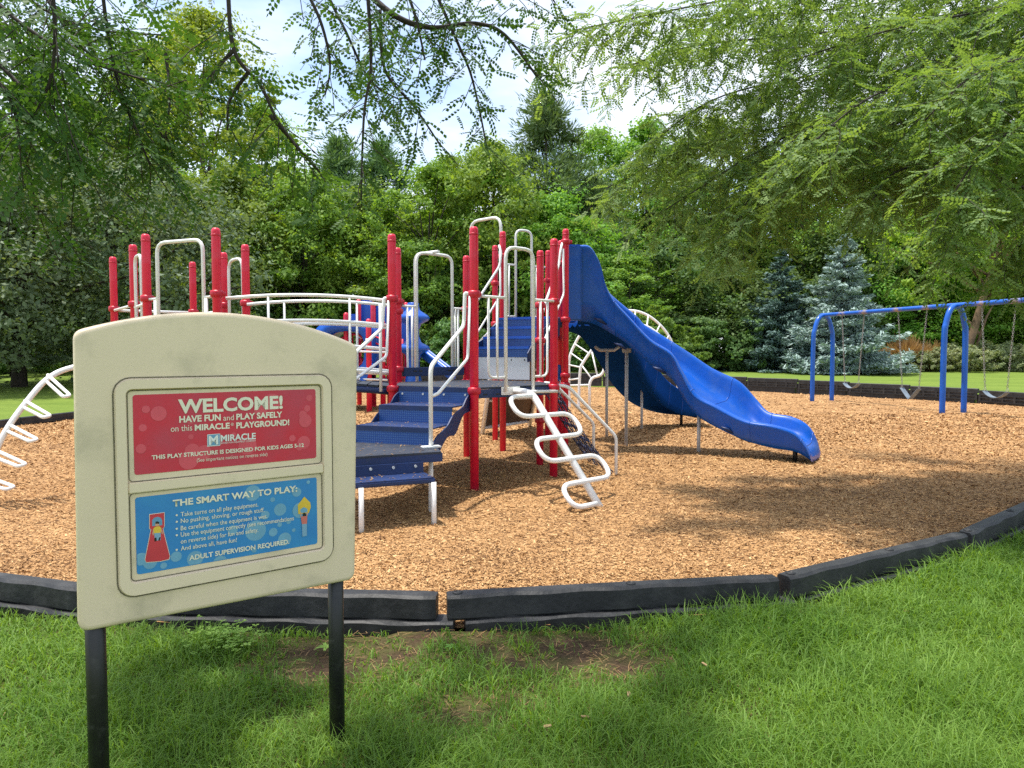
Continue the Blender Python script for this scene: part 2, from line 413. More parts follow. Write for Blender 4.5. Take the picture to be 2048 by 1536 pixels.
bpts = resample(cv, 1.86)
poly = np.array([(p.x, p.y) for p in cv])
def inside(x, y, pl=poly):
    x = np.asarray(x); y = np.asarray(y); r = np.zeros(x.shape, bool)
    for (x0, y0), (x1, y1) in zip(pl, np.roll(pl, -1, 0)):
        c = ((y0 > y) != (y1 > y)) & (x < (x1 - x0) * (y - y0) / (y1 - y0 + 1e-12) + x0); r ^= c
    return r
def soil_amount(x, y):
    """how bare the near turf is (worn patches of soil along the border)"""
    s = np.zeros_like(x)
    for px, py, rx, ry, k in ((640, 1318, .30, .16, 1.0), (770, 1298, .28, .18, .95), (960, 1280, .36, .17, .95), (1120, 1298, .36, .24, 1.0), (1240, 1325, .24, .15, .8), (940, 1420, .2, .13, .7), (860, 1262, .5, .05, .9), (400, 1268, .4, .05, .8), (1040, 1400, .16, .1, .6),
                              (1230, 1500, .16, .08, .4), (300, 1262, .3, .1, .6), (1560, 1215, .3, .06, .6), (1040, 1440, .2, .1, .4), (560, 1440, .15, .08, .4)):
        g = ground(px, py)
        s = np.maximum(s, k * np.exp(-(((x - g.x) / (rx * 1.15)) ** 2 + ((y - g.y) / (ry * 1.7)) ** 2)))
    n = .5 + .3 * np.sin(x * 9.1 + 2.1 * np.sin(y * 7.3)) * np.sin(y * 11.7 + 1.7 * np.sin(x * 6.1)) + .3 * np.sin(x * 23 + 3 * np.sin(y * 17)) * np.sin(y * 27 + 2 * np.sin(x * 19))
    return np.clip((s * 1.5 - .15) * (.35 + 1.0 * n), 0, 1)
def grid(name, xs, ys, zf, m, kind, keep=None, attr=None):
    X, Y = np.meshgrid(xs, ys); Z = zf(X, Y)
    V = np.stack([X.ravel(), Y.ravel(), Z.ravel()], 1); nx, ny = len(xs), len(ys)
    i, j = np.meshgrid(np.arange(nx - 1), np.arange(ny - 1)); a = (j * nx + i).ravel()
    Q = np.stack([a, a + 1, a + nx + 1, a + nx], 1)
    if keep is not None:
        k = keep(V[:, 0], V[:, 1]); Q = Q[k[Q].all(1)]
    o = mesh_obj(name, fast_mesh(name, V, Q, True, {n_: f(V[:, 0], V[:, 1]) for n_, f in (attr or {}).items()}), m)
    return tag(o, kind=kind)
cc = poly.mean(0); gp = lambda d: cc + (poly - cc) * (1 + d / np.linalg.norm(poly - cc, axis=1, keepdims=True))
grown = gp(.15); grown3 = gp(.12)
def lz(x, y):
    z = lawn_z(x, y); return np.where(np.where(y > 8, inside(x, y, gp(.38)), inside(x, y, grown3)), np.minimum(z, -.06), z)
xs = np.concatenate([np.linspace(-260, -14, 14), np.linspace(-13, -4.2, 30), np.linspace(-4, 6, 126), np.linspace(6.2, 16, 34), np.linspace(18, 260, 14)])
ys = np.concatenate([np.linspace(-60, .8, 12), np.linspace(1, 7, 90), np.linspace(7.3, 32, 84), np.linspace(33, 60, 20), np.linspace(70, 420, 10)])
o = grid('lawn', xs, ys, lz, 'lawn_turf', 'structure', attr={'soil': lambda x, y: np.maximum(soil_amount(x, y), .8 * np.clip((6.6 - y) / 1.5, 0, 1) * np.clip((y - .9) / .3, 0, 1) * np.clip((.80 * np.maximum(y, 0) + 1.2 - np.abs(x)) / .4, 0, 1))})
def mulch_z(x, y):
    return .016 * np.sin(x * 1.7 + .6 * np.sin(y * 1.3)) * np.sin(y * 1.9 + .5) + .01 * np.sin(x * 5.1 + y * 3.3) - .005
grid('mulch_bed', np.linspace(-10, 14, 201), np.linspace(3.2, 29, 215), mulch_z, 'mulch_ground', 'structure', keep=lambda x, y: inside(x, y, gp(.10)))

# wood chips lying on the mulch bed
def scatter_chips():
    n = 370000
    Y = 3.6 + (16 - 3.6) * rng.random(n) ** 2.3
    Y[:60000] = 11 + 17 * rng.random(60000) ** 1.3
    X = (rng.random(n) * 2 - 1) * (.76 * Y + .25)
    k = inside(X, Y); X, Y = X[k], Y[k]; n = len(X)
    L = rng.uniform(.0042, .0145, n) * (1 + .5 * (rng.random(n) > .9)) * np.clip(Y / 7, .8, 2.2); Wd = L * rng.uniform(.25, .55, n)
    a = rng.random(n) * 2 * np.pi; ti = rng.normal(0, .33, n); ro = rng.normal(0, .4, n)
    ux = np.stack([np.cos(a) * np.cos(ti), np.sin(a) * np.cos(ti), np.sin(ti)], 1)
    vx = np.stack([-np.sin(a) * np.cos(ro), np.cos(a) * np.cos(ro), np.sin(ro)], 1)
    C = np.stack([X, Y, mulch_z(X, Y) + rng.uniform(.002, .014, n)], 1)
    u = ux * L[:, None]; v = vx * Wd[:, None]
    t = rng.uniform(.5, 1, (n, 1))
    V = np.stack([C - u - v, C + u - v * t, C + u * t + v, C - u + v * t], 1).reshape(-1, 3)
    pt = .5 * np.sin(X * 1.1 + 1.4 * np.sin(Y * .9)) * np.sin(Y * 1.3 + .9 * np.sin(X * .8)) + .5 * np.sin(X * 2.9 + Y * 1.7) * np.sin(Y * 3.7 - X)
    rn = np.repeat(np.clip(rng.normal(.5, .26, n) + .13 * pt, 0, 1), 4)
    o = mesh_obj('wood_chips', fast_mesh('wood_chips', V, np.arange(4 * n).reshape(n, 4), False, {'rnd': rn}), 'mulch_chip')
    tag(o, 'loose tan wood chips covering the playground floor', 'wood chips', kind='stuff')
scatter_chips()

# grass blades on the near lawn
def blades(name, X, Y, Z, hgt, wid, lean, m, label, cat):
    n = len(X); a = rng.random(n) * 2 * np.pi; d = np.stack([np.cos(a), np.sin(a), 0 * a], 1); b = rng.random(n) * 2 * np.pi
    ld = np.stack([np.cos(b), np.sin(b), 0 * b], 1); C = np.stack([X, Y, Z], 1)
    up = np.array([0, 0, 1.0]); h = hgt[:, None]; l = lean[:, None]; wv = d * wid[:, None]
    p1 = C + up * h * .45 + ld * h * l * .22; p2 = C + up * h * (.82 - .1 * l) + ld * h * l * .62; p3 = C + up * h * (.98 - .45 * l * l) + ld * h * l * 1.15
    p1 = (p1 + p2) / 2
    V = np.stack([C - wv, C + wv, p1 - wv * .8, p1 + wv * .8, p3 - wv * .08, p3 + wv * .08], 1).reshape(-1, 3)
    base = np.arange(n) * 6
    Q = np.concatenate([np.stack([base + k, base + k + 1, base + k + 3, base + k + 2], 1) for k in (0, 2)])
    tn = .5 + .5 * np.sin(X * 3.1 + 1.9 * np.sin(Y * 2.7)) * np.cos(Y * 3.9 + 1.1 * np.sin(X * 4.3))
    rn = np.repeat(np.clip(rng.normal(.32, .2, n) + .38 * tn, 0, 1), 6)
    o = mesh_obj(name, fast_mesh(name, V, Q, True, {'rnd': rn}), m)
    return tag(o, label, cat, kind='stuff')
def outside_border(x, y): return ~inside(x, y, grown)
def grass():
    n = 350000
    Y = 1.1 + 5.6 * rng.random(n) ** 1.4; X = (rng.random(n) * 2 - 1) * (.80 * Y + 1.3)
    k = outside_border(X, Y); X, Y = X[k], Y[k]
    s = soil_amount(X, Y); n1 = .5 + .5 * np.sin(X * 4.1 + 1.3 * np.sin(Y * 5.2)) * np.cos(Y * 4.7 + .8 * np.sin(X * 3.3))
    k = rng.random(len(X)) > np.clip(s * 1.1, 0, .95) + .15 * n1 * 0
    X, Y, s, n1 = X[k], Y[k], s[k], n1[k]
    rt = np.clip((X - .1 * Y) / 1.2, 0, 1); h = (.05 + .075 * n1 + .03 * rt) * rng.uniform(.5, 1.45, len(X)) * (1 - .7 * s)
    # longer tufts where the mower cannot reach, against the border and posts
    lean = np.clip(rng.normal(.75, .35, len(X)), .1, 1.5)
    blades('grass', X, Y, lawn_z(X, Y) - .004, h, rng.uniform(.0013, .0030, len(X)) * np.clip(Y / 2.6, .85, 1.7), lean, 'grass_blade', 'uneven green grass on the near lawn in front of the black border', 'grass')
    print('grass blades', len(X))
grass()
def straw():
    n = 9000; Y = 1.5 + 3 * rng.random(n); X = (rng.random(n) * 2 - 1) * .76 * Y
    k = outside_border(X, Y); X, Y = X[k], Y[k]; s = soil_amount(X, Y); k = (s + .12) > rng.random(len(X)); X, Y = X[k], Y[k]; n = len(X)
    a = rng.random(n) * 6.28; L = rng.uniform(.008, .035, n)[:, None]; u = np.stack([np.cos(a), np.sin(a), rng.normal(0, .15, n)], 1) * L; v = np.stack([-np.sin(a), np.cos(a), 0 * a], 1) * .0014
    C = np.stack([X, Y, lawn_z(X, Y) + rng.uniform(.003, .02, n)], 1)
    V = np.stack([C - u - v, C + u - v, C + u + v, C - u + v], 1).reshape(-1, 3)
    o = mesh_obj('dry_litter', fast_mesh('dry_litter', V, np.arange(4 * n).reshape(n, 4), False, {'rnd': np.repeat(rng.random(n), 4)}), 'leaf_tan')
    tag(o, 'dry straw and litter on the bare soil by the border', 'litter', kind='stuff')
straw()
def clover():
    V = []; Q = []; rn = []
    for k in range(170):
        g = ground(random.gauss(440, 38), random.gauss(1296, 14)); a0 = random.random() * 6
        zc = random.uniform(.035, .075); c = Vector((g.x, g.y, zc))
        for i in range(3):
            a = a0 + i * 2.09; d = Vector((math.cos(a), math.sin(a), random.uniform(-.1, .3))) * random.uniform(.011, .016); s_ = Vector((-math.sin(a), math.cos(a), 0)) * .008
            b = len(V); V += [c, c + d * .7 - s_, c + d * 1.25, c + d * .7 + s_]; Q.append((b, b + 1, b + 2, b + 3)); rn += [random.random()] * 4
    o = mesh_obj('clover', fast_mesh('clover', [tuple(v) for v in V], Q, False, {'rnd': rn}), 'clover_leaf')
    tag(o, 'patch of bright clover against the border behind the sign', 'clover', kind='stuff')
clover()

# ------------------------------------------------------------------ border timbers
def timber_mesh(part):
    N = 28; L = 1.85; mb = MB(); xs_ = np.linspace(0, 1, N + 1)
    for i, t in enumerate(xs_):
        wv = .0085 * math.sin(t * 2 * math.pi * 4.5) ; w2 = .006 * math.cos(t * 2 * math.pi * 4.5)
        e = 1 if 0 < i < N else .0
        x = t * (L - .03) + .015
        if part == 'upper': pr = [(0, .04), (0, .155), (.012, .168), (.082 + wv, .168), (.098 + wv, .154), (.104 + wv, .055), (.096, .04)]
        else:
            x += .09; pr = [(.004, -.36), (.004, .042), (.118 + w2, .042), (.132 + w2, .030 + .5 * wv), (.134, -.36)]
        if not e: pr = [(y * .9 + .004, z * (.985 if z > 0 else 1)) for y, z in pr]
        for y, z in pr: mb.v.append(Vector((x, -y, z)))
    k = len(pr)
    for i in range(N):
        for j in range(k):
            j2 = (j + 1) % k; mb.face((i * k + j, (i + 1) * k + j, (i + 1) * k + j2, i * k + j2), False)
    mb.face(list(range(k))); mb.face([N * k + j for j in range(k)][::-1])
    return mb.mesh('timber_' + part)
tm_u = timber_mesh('upper'); tm_l = timber_mesh('lower')
for m_ in (tm_u, tm_l): m_.materials.append(MATS['black_plastic'])
pm = MB().lathe([(.026, .16), (.026, .174), (.014, .178), (.012, .172), (.004, .172)], (0, 0, 0), 14).mesh('timber_pin'); pm.materials.append(MATS['black_plastic'])
rb = MB()
for z in (.045, -.035, -.13): rb.box((.925, .009, z), (1.80, .018, .028))
for i in range(6): rb.box((.05 + i * .35, .0095, -.04), (.06, .019, .19))
rbm = rb.mesh('timber_ribs'); rbm.materials.append(MATS['black_plastic'])
nb = len(bpts)
ORD = ['first', 'second', 'third', 'fourth', 'fifth', 'sixth', 'seventh', 'eighth', 'ninth', 'tenth', 'eleventh', 'twelfth', 'thirteenth', 'fourteenth', 'fifteenth', 'sixteenth', 'seventeenth', 'eighteenth', 'nineteenth', 'twentieth']
cnt_far = 0; cnt_left = 0; cnt_right = 0
for i in range(nb):
    a, b = bpts[i], bpts[(i + 1) % nb]
    d = (b - a); sx = d.length / 1.86
    zt = float(lawn_z(np.array(a.x), np.array(a.y))) + .015
    zt = max(zt, 0) - .014
    M = Matrix.Translation((a.x, a.y, zt)) @ Matrix.Rotation(math.atan2(d.y, d.x), 4, 'Z') @ Matrix.Diagonal((sx, 1, 1, 1))
    mid = (a + b) / 2; px = 1024 + FPX * mid.x / max(mid.y, .1); vis = -60 < px < 2110
    near = mid.y < 6.6
    if near:
        nm = {0: 'black plastic border timber in the middle foreground, right of the gap', 1: 'black plastic border timber right of centre, before the lawn bulges',
              2: 'black border timber at the right, one back from the frame edge', 3: 'black border timber leaving the photo at the right edge'}
        lab = nm.get(i)
        if i == nb - 1: lab = 'black border timber directly behind the right post of the sign'
        elif i == nb - 2: lab = 'black border timber at the left edge, partly behind the sign'
        elif i == nb - 3: lab = 'black border timber just outside the left edge of the photo'
        lab = lab or 'black border timber curving round beside the playground, out of the foreground'
        grp = 'border timbers along the near edge of the mulch'
    elif not vis and mid.x > 4:
        cnt_right += 1; lab, grp = ORD[cnt_right - 1] + ' border timber of the right side, counted from the near end, outside the photo', 'border timbers on the right side'
    elif mid.x < -4: cnt_left += 1; lab, grp = ORD[cnt_left - 1] + ' border timber of the left side, counted from the far end, beside the shaded lawn', 'border timbers on the left side'
    else: cnt_far += 1; lab, grp = ORD[cnt_far - 1] + ' slotted border timber along the far lawn, counted from the right', 'border timbers on the far side'
    t = empty('border_timber', a, lab, 'border', grp, M)
    ou = mesh_obj('upper_rail', tm_u, None, t, M); mesh_obj('lower_rail', tm_l, None, t, M)
    if near:
        for x in (.07, 1.0): mesh_obj('pin', pm, None, t, M @ Matrix.Translation((x, -.05, 0)))
    if mid.y > 8: mesh_obj('slotted_face', rbm, None, t, M)

# ------------------------------------------------------------------ welcome sign
PR = ground(683, 1482); EU = Vector((.794, .609, 0)).normalized(); EV = Vector((0, 0, 1)); EN = Vector((EU.y, -EU.x, 0))
PL = PR + EN * .05                                   # front face plane of the sign body
def suv(px, py):
    d = ray(px, py); o_ = Vector((0, 0, CAMH)); t = (PL - o_).dot(EN) / d.dot(EN)
    p = o_ + d * t; return ((p - PL).dot(EU), p.z)
def sp3(u, v, off=0): return PL + EU * u + EV * v - EV * PL.z + EN * off
SB = Vector(((suv(430, 1200)[0]) * EU.x + PR.x, suv(430, 1200)[0] * EU.y + PR.y, 0))
sign = empty('welcome_sign', SB, 'tan plastic playground welcome sign on two black posts in the foreground', 'sign')
def rrect(u0, v0, u1, v1, r, n=5):
    out = []
    for cx, cy, a in ((u1 - r, v1 - r, 0), (u0 + r, v1 - r, 90), (u0 + r, v0 + r, 180), (u1 - r, v0 + r, 270)):
        for k in range(n + 1):
            t = R(a + 90 * k / n); out.append((cx + r * math.cos(t), cy + r * math.sin(t)))
    return out
tl, tr_, br, bl = suv(147, 662), suv(717, 690), suv(712, 1160), suv(157, 1268)
apex = suv(420, 624)
# arched outline, rounded corners
prof = [bl, br, tr_]
N = 18; mu = (tl[0] + tr_[0]) / 2; sag = apex[1] - (tl[1] + tr_[1]) / 2; pts = []
for k in range(1, N):
    t = k / N; u = tr_[0] + (tl[0] - tr_[0]) * t; v = tr_[1] + (tl[1] - tr_[1]) * t + sag * (1 - (2 * t - 1) ** 2); pts.append((u, v))
poly_s = [bl, br, tr_] + pts + [tl]
f2 = fillet([(u, v, 0) for u, v in poly_s], .034, 5, closed=True)
# pillowed body: rings from the front face to the back
def inset_poly(P, d):
    out = []; n = len(P)
    for i in range(n):
        a, b, c = P[i - 1], P[i], P[(i + 1) % n]
        e1 = (b - a); e2 = (c - b)
        if e1.length < 1e-7 or e2.length < 1e-7: out.append(b.copy()); continue
        e1.normalize(); e2.normalize(); n1 = Vector((-e1.y, e1.x, 0)); n2 = Vector((-e2.y, e2.x, 0)); m = (n1 + n2)
        m.normalize(); out.append(b + m * (d / max(.5, m.dot(n1))))
    return out
mb = MB(); rings = []
for d, off in ((.016, 0), (.009, -.0015), (.004, -.005), (.001, -.011), (0, -.022), (.002, -.036), (.010, -.044)):
    P = inset_poly(f2, d); rings.append(len(mb.v))
    for p in P: mb.v.append(sp3(p.x, p.y, off))
n = len(f2)
for a, b in zip(rings, rings[1:]):
    for i in range(n): mb.face((a + i, b + i, b + (i + 1) % n, a + (i + 1) % n), True)
mb.face([rings[0] + i for i in range(n)]); mb.face([rings[-1] + i for i in range(n)][::-1])
body = mb.build('sign_panel', 'tan_plastic', sign)
# raised frame with two windows
a0, a1 = suv(231, 757), suv(664, 1187); fu0, fu1 = suv(231, 960)[0], suv(664, 960)[0]; fv1 = suv(440, 753)[1]; fv0 = suv(440, 1160)[1]
def ring_plate(outer, inner, o0, o1, name, m, parent):
    mb = MB(); n = len(outer); assert n == len(inner)
    def ring(P, off):
        b = len(mb.v)
        for u, v in P: mb.v.append(sp3(u, v, off))
        return b
    sh = lambda P, d: [(q.x, q.y) for q in inset_poly([Vector((u, v, 0)) for u, v in P], d)]
    r0 = ring(outer, o0); r1 = ring(sh(outer, .004), o1); r2 = ring(sh(inner, -.004), o1); r3 = ring(inner, o0)
    for a, b in ((r0, r1), (r1, r2), (r2, r3)):
        for i in range(n): mb.face((a + i, a + (i + 1) % n, b + (i + 1) % n, b + i), False)
    return mb.build(name, m, parent)
ou = rrect(fu0, fv0, fu1, fv1, .045)
wu0, wu1 = suv(257, 960)[0], suv(644, 960)[0]
vm1, vm0 = suv(450, 946)[1], suv(450, 966)[1]
vt, vb = suv(450, 775)[1], suv(450, 1131)[1]
# the frame is one plate: outer ring to an inner rectangle, a mid bar across
ring_plate(ou, rrect(wu0, vb, wu1, vt, .014), .0004, .011, 'frame', 'tan_frame', sign)
mb = MB(); mb.slab([sp3(wu0 - .002, vm0, .0004), sp3(wu1 + .002, vm0, .0004), sp3(wu1 + .002, vm1, .0004), sp3(wu0 - .002, vm1, .0004)], EN * .0104)
mb.build('mid_bar', 'tan_frame', sign, bevel=.003)
mb = MB(); gr = [sp3(u, v, .0012) for u, v in rrect(fu0 - .002, fv0 - .002, fu1 + .002, fv1 + .002, .047)]
mb.tube(gr, .0016, 6, closed=True); mb.build('groove', 'groove_shade', sign)
mb = MB()
for (v0, v1) in ((vb, vm0), (vm1, vt)):
    mb.tube([sp3(u, v, .0012) for u, v in rrect(wu0 + .0015, v0 + .0015, wu1 - .0015, v1 - .0015, .012)], .0013, 6, closed=True)
mb.build('groove', 'groove_shade', sign)
pu0, pu1 = suv(269, 960)[0], suv(633, 960)[0]
rp = (pu0, suv(450, 933)[1], pu1, suv(450, 784)[1]); bp_ = (pu0, suv(450, 1119)[1], pu1, suv(450, 975)[1])
def flat(name, P, off, m, parent):
    mb = MB(); b = [mb.v.append(sp3(u, v, off)) for u, v in P]; mb.face(range(len(P))); return mb.build(name, m, parent)
red = flat('red_print', rrect(*rp, .008), .0012, 'print_red', sign)
blu = flat('blue_print', rrect(*bp_, .008), .0012, 'print_blue', sign)
def disc(cu, cv_, r, rect, off, m, parent, n=24):
    P = [(min(max(cu + r * math.cos(2 * math.pi * k / n), rect[0] + .002), rect[2] - .002), min(max(cv_ + r * math.sin(2 * math.pi * k / n), rect[1] + .002), rect[3] - .002)) for k in range(n)]
    return flat('bubble', P, off, m, parent)
sc1 = suv(500, 1000)[0] - suv(499, 1000)[0]
rs = random.Random(5)
for i in range(26):
    p = suv(rs.uniform(275, 628), rs.uniform(795, 925)); disc(p[0], p[1], sc1 * rs.choice((5, 7, 9, 14, 18)), rp, .0015 + i * .00003, 'print_red_bubble', red)
bb = [(560, 1019, 13), (511, 1061, 21), (569, 1078, 14), (545, 999, 5), (593, 984, 10), (390, 1117, 15), (352, 1113, 10), (327, 1131, 6), (546, 1064, 9), (505, 986, 16), (559, 1049, 5), (577, 1043, 5),
      (530, 1030, 9), (587, 1060, 4), (508, 1100, 5), (616, 964, 4), (300, 1125, 12), (440, 1125, 14), (282, 1118, 12), (465, 1060, 10), (600, 1020, 17)]
for i, (x, y, r) in enumerate(bb): p = suv(x, y); disc(p[0], p[1], sc1 * r, bp_, .0015 + i * .00003, 'print_blue_bubble', blu)
dg_tmp = []
def text(body, left, right, cap, m, parent, bold=0., off=.0034, name='lettering', shear=0):
    """one line of lettering between two baseline pixels, cap height in photo pixels"""
    cu = bpy.data.curves.new('t', 'FONT'); cu.body = body; cu.offset = bold; cu.fill_mode = 'FRONT'; cu.resolution_u = 3; cu.shear = shear
    to = bpy.data.objects.new('t', cu); col.objects.link(to); bpy.context.view_layer.update()
    me = bpy.data.meshes.new_from_object(to.evaluated_get(bpy.context.evaluated_depsgraph_get()))
    col.objects.unlink(to); bpy.data.objects.remove(to)
    co = np.array([v.co[:] for v in me.vertices]); x0, x1 = co[:, 0].min(), co[:, 0].max()
    ch = .69                                             # cap height of the built-in font per unit size
    l = suv(*left); r_ = suv(*right); su = (r_[0] - l[0]) / (x1 - x0); mid = ((left[0] + right[0]) / 2, (left[1] + right[1]) / 2)
    v0 = suv(*mid)[1]; sv = (suv(mid[0], mid[1] - cap)[1] - v0) / ch
    for v in me.vertices: v.co = sp3(l[0] + (v.co.x - x0) * su, v0 + v.co.y * sv, off)
    me.materials.append(MATS[m]); o_ = bpy.data.objects.new(name, me); return link(o_, parent)
C_ = 'print_cream'
text('WELCOME!', (356, 825), (565, 817), 25, C_, red, .035)
text('HAVE FUN', (358, 844), (441, 841), 12, C_, red, .035); text('and', (446, 841), (467, 840), 11, C_, red, .0); text('PLAY SAFELY', (472, 839), (564, 834), 11, C_, red, .035)
text('on this', (341, 863), (384, 861), 12, C_, red, .0); text('MIRACLE', (389, 860), (459, 857), 11, C_, red, .035)
text('PLAYGROUND!', (472, 856), (578, 850), 11, C_, red, .035)
text('\u00ae', (461, 852), (467, 851), 6, C_, red, .0)
lq = [(415, 870), (439, 868), (439, 890), (415, 891)]
flat('logo_square', [suv(*p) for p in [(414, 869), (440, 867), (440, 891), (414, 893)][::-1]], .0026, 'print_logo_white', red)
flat('logo_square', [suv(*p) for p in lq[::-1]], .0029, 'print_logo_blue', red)
text('M', (417, 889), (436, 888), 17, 'print_logo_white', red, .03)
text('MIRACLE', (441, 882), (511, 878), 12, 'print_logo_white', red, .028); text('RECREATION EQUIPMENT COMPANY', (441, 887), (511, 883.5), 3.6, 'print_logo_white', red, .0)
text('THIS PLAY STRUCTURE IS DESIGNED FOR KIDS AGES 5-12', (303, 916), (607, 896), 7.5, C_, red, .03)
text('(See important notices on reverse side)', (393, 922), (534, 913), 7, C_, red, .0)
text('THE SMART WAY TO PLAY:', (345, 1010), (594, 985), 12, C_, blu, .035)
for s_, l_, r_ in (('Take turns on all play equipment.', (361, 1032), (516, 1013)), ('No pushing, shoving, or rough stuff.', (361, 1045), (528, 1024)), ('Be careful when the equipment is wet.', (361, 1059), (534, 1037)),
                   ('Use the equipment correctly (see recommendations', (361, 1072), (587, 1041)), ('on reverse side) for fun and safety.', (361, 1086), (516, 1064)), ('And above all, have fun!', (361, 1100), (473, 1084))):
    text(s_, l_, r_, 8.5, C_, blu, .008)
for x, y in ((353, 1030), (353, 1043), (353, 1057), (353, 1070), (353, 1099)):
    p = suv(x, y); disc(p[0], p[1], sc1 * 2, bp_, .0034, C_, blu, 10)
text('ADULT SUPERVISION REQUIRED.', (378, 1117), (578, 1090), 9, C_, blu, .03)
# the two printed pictograms: a child on a slide, a child hanging from a climber
def pic(P, off, m): return flat('pictogram', [suv(x, y) for x, y in P][::-1], off, m, blu)
pic([(298, 1028), (329, 1024), (329, 1053), (326, 1057), (340, 1112), (338, 1119), (320, 1123), (292, 1125), (289, 1119), (301, 1058), (298, 1058)], .0026, 'print_cream')
pic([(299, 1029), (328, 1025), (328, 1053), (325, 1057), (339, 1112), (337, 1118), (320, 1122), (292, 1124), (290, 1119), (302, 1058), (299, 1057)], .0029, 'print_slide_red')
pic([(304, 1052), (304, 1040), (308, 1035), (315, 1033), (321, 1035), (324, 1040), (324, 1050)], .0031, 'print_logo_blue')
pic([(310, 1052), (310, 1045), (314, 1043), (318, 1045), (318, 1051)], .0035, 'print_skin'); pic([(310, 1047), (311, 1043), (314, 1042), (318, 1044), (318, 1047)], .0037, 'print_dark')
pic([(306, 1057), (310, 1053), (318, 1052), (322, 1055), (321, 1065), (307, 1066)], .0035, 'print_yellow')
for P in ([(306, 1057), (304, 1066), (305, 1070), (307, 1070), (307, 1062)], [(322, 1055), (325, 1064), (325, 1068), (323, 1067), (321, 1060)]): pic(P, .0036, 'print_skin')
pic([(308, 1066), (321, 1065), (321, 1080), (309, 1081)], .0034, 'print_trousers')
for P in ([(308, 1076), (312, 1074), (313, 1081), (309, 1083)], [(316, 1080), (318, 1074), (321, 1074), (319, 1081)]): pic(P, .0037, 'print_dark')
pic([(596, 1028), (595, 1010), (608, 993), (620, 1005), (621, 1014), (617, 1026)], .0030, 'print_yellow')
pic([(600, 1026), (600, 1018), (607, 1014), (614, 1017), (614, 1024)], .0032, 'print_blue_bubble')
for P in ([(600, 1034), (602, 1032), (602, 1024), (600, 1024)], [(612, 1032), (615, 1030), (615, 1024), (613, 1024)]): pic(P, .0034, 'print_skin')
pic([(605, 1032), (605, 1026), (609, 1025), (611, 1027), (611, 1032)], .0036, 'print_dark')
pic([(601, 1034), (606, 1031), (611, 1031), (614, 1033), (613, 1047), (603, 1048)], .0035, 'print_shirt')
pic([(603, 1048), (613, 1047), (613, 1071), (604, 1073)], .0035, 'print_trousers')
for px_ in (193, 683):
    u = suv(px_, 1180)[0]; c = sp3(u, 0, -.05); top = sp3(u, suv(px_, 1000)[1], -.05)
    MB().lathe([(.027, -.25), (.027, top.z)], (c.x, c.y, 0), 20).build('post', 'black_post', sign)
print('sign ok')

# ------------------------------------------------------------------ main play structure
PS = Vector((-.47, 8.19, 0))
ps = empty('play_structure', PS, 'big red, white and blue play structure with decks, stairs and slides', 'play structure')
PRAD = .045
DK = 1.04
post_mesh = {}
def get_post(h):
    h = round(h, 2)
    if h not in post_mesh:
        r = PRAD
        me = MB().lathe([(r, -.2), (r, h - .05), (r * .99, h - .035), (r * .88, h - .014), (r * .62, h - .003), (.004, h)], (0, 0, 0), 18).mesh('post'); me.materials.append(MATS['red_paint']); post_mesh[h] = me
    return post_mesh[h]
collar_me = MB().lathe([(PRAD + .001, -.036), (PRAD + .016, -.034), (PRAD + .023, -.016), (PRAD + .023, .016), (PRAD + .016, .034), (PRAD + .001, .036)], (0, 0, 0), 18).mesh('collar'); collar_me.materials.append(MATS['red_collar'])
lug_me = MB().lathe([(.02, -.022), (.024, 0), (.02, .022)], (PRAD + .024, 0, 0), 10).box((PRAD + .02, 0, 0), (.03, .034, .04)).mesh('clamp'); lug_me.materials.append(MATS['red_collar'])
cap_me = MB().lathe([(PRAD + .0015, -.012), (PRAD + .0035, -.008), (PRAD + .0035, .004), (PRAD + .0015, .008)], (0, 0, 0), 18).mesh('cap_band'); cap_me.materials.append(MATS['red_collar'])
def post(x, y, h, collars=(), parent=None):
    M = Matrix.Translation((x, y, 0)); o = mesh_obj('post', get_post(h), None, parent or ps, M)
    mesh_obj('cap_band', cap_me, None, o, Matrix.Translation((x, y, h - .075)))
    for c in collars:
        z, ang = c if isinstance(c, tuple) else (c, None)
        mesh_obj('collar', collar_me, None, o, Matrix.Translation((x, y, z)))
        if ang is not None: mesh_obj('clamp', lug_me, None, o, Matrix.Translation((x, y, z)) @ Matrix.Rotation(ang, 4, 'Z'))
    return o
def V2(p, z): return Vector((p[0], p[1], z))
C = Vector((-.385, 7.13, 0)); E = Vector((.47, 7.88, 0)); F = Vector((.352, 8.78, 0)); G = Vector((-.60, 9.25, 0)); B = Vector((-1.39, 8.55, 0)); A = Vector((-1.29, 7.57, 0))
an = lambda a, b: math.atan2((b - a).y, (b - a).x)
for p, cs in ((C, [(DK - .03, None), (1.99, an(C, E))]), (E, [(DK - .03, an(E, F)), (1.97, an(E, C))]), (F, [1.99, (1.55, None), DK - .03, .55]), (G, [1.97, DK - .03]), (B, [(2.02, an(B, G)), (1.9, None), (1.2, None), DK - .03]), (A, [(1.98, None), (DK - .03, None)])):
    post(p.x, p.y, 2.67, cs)
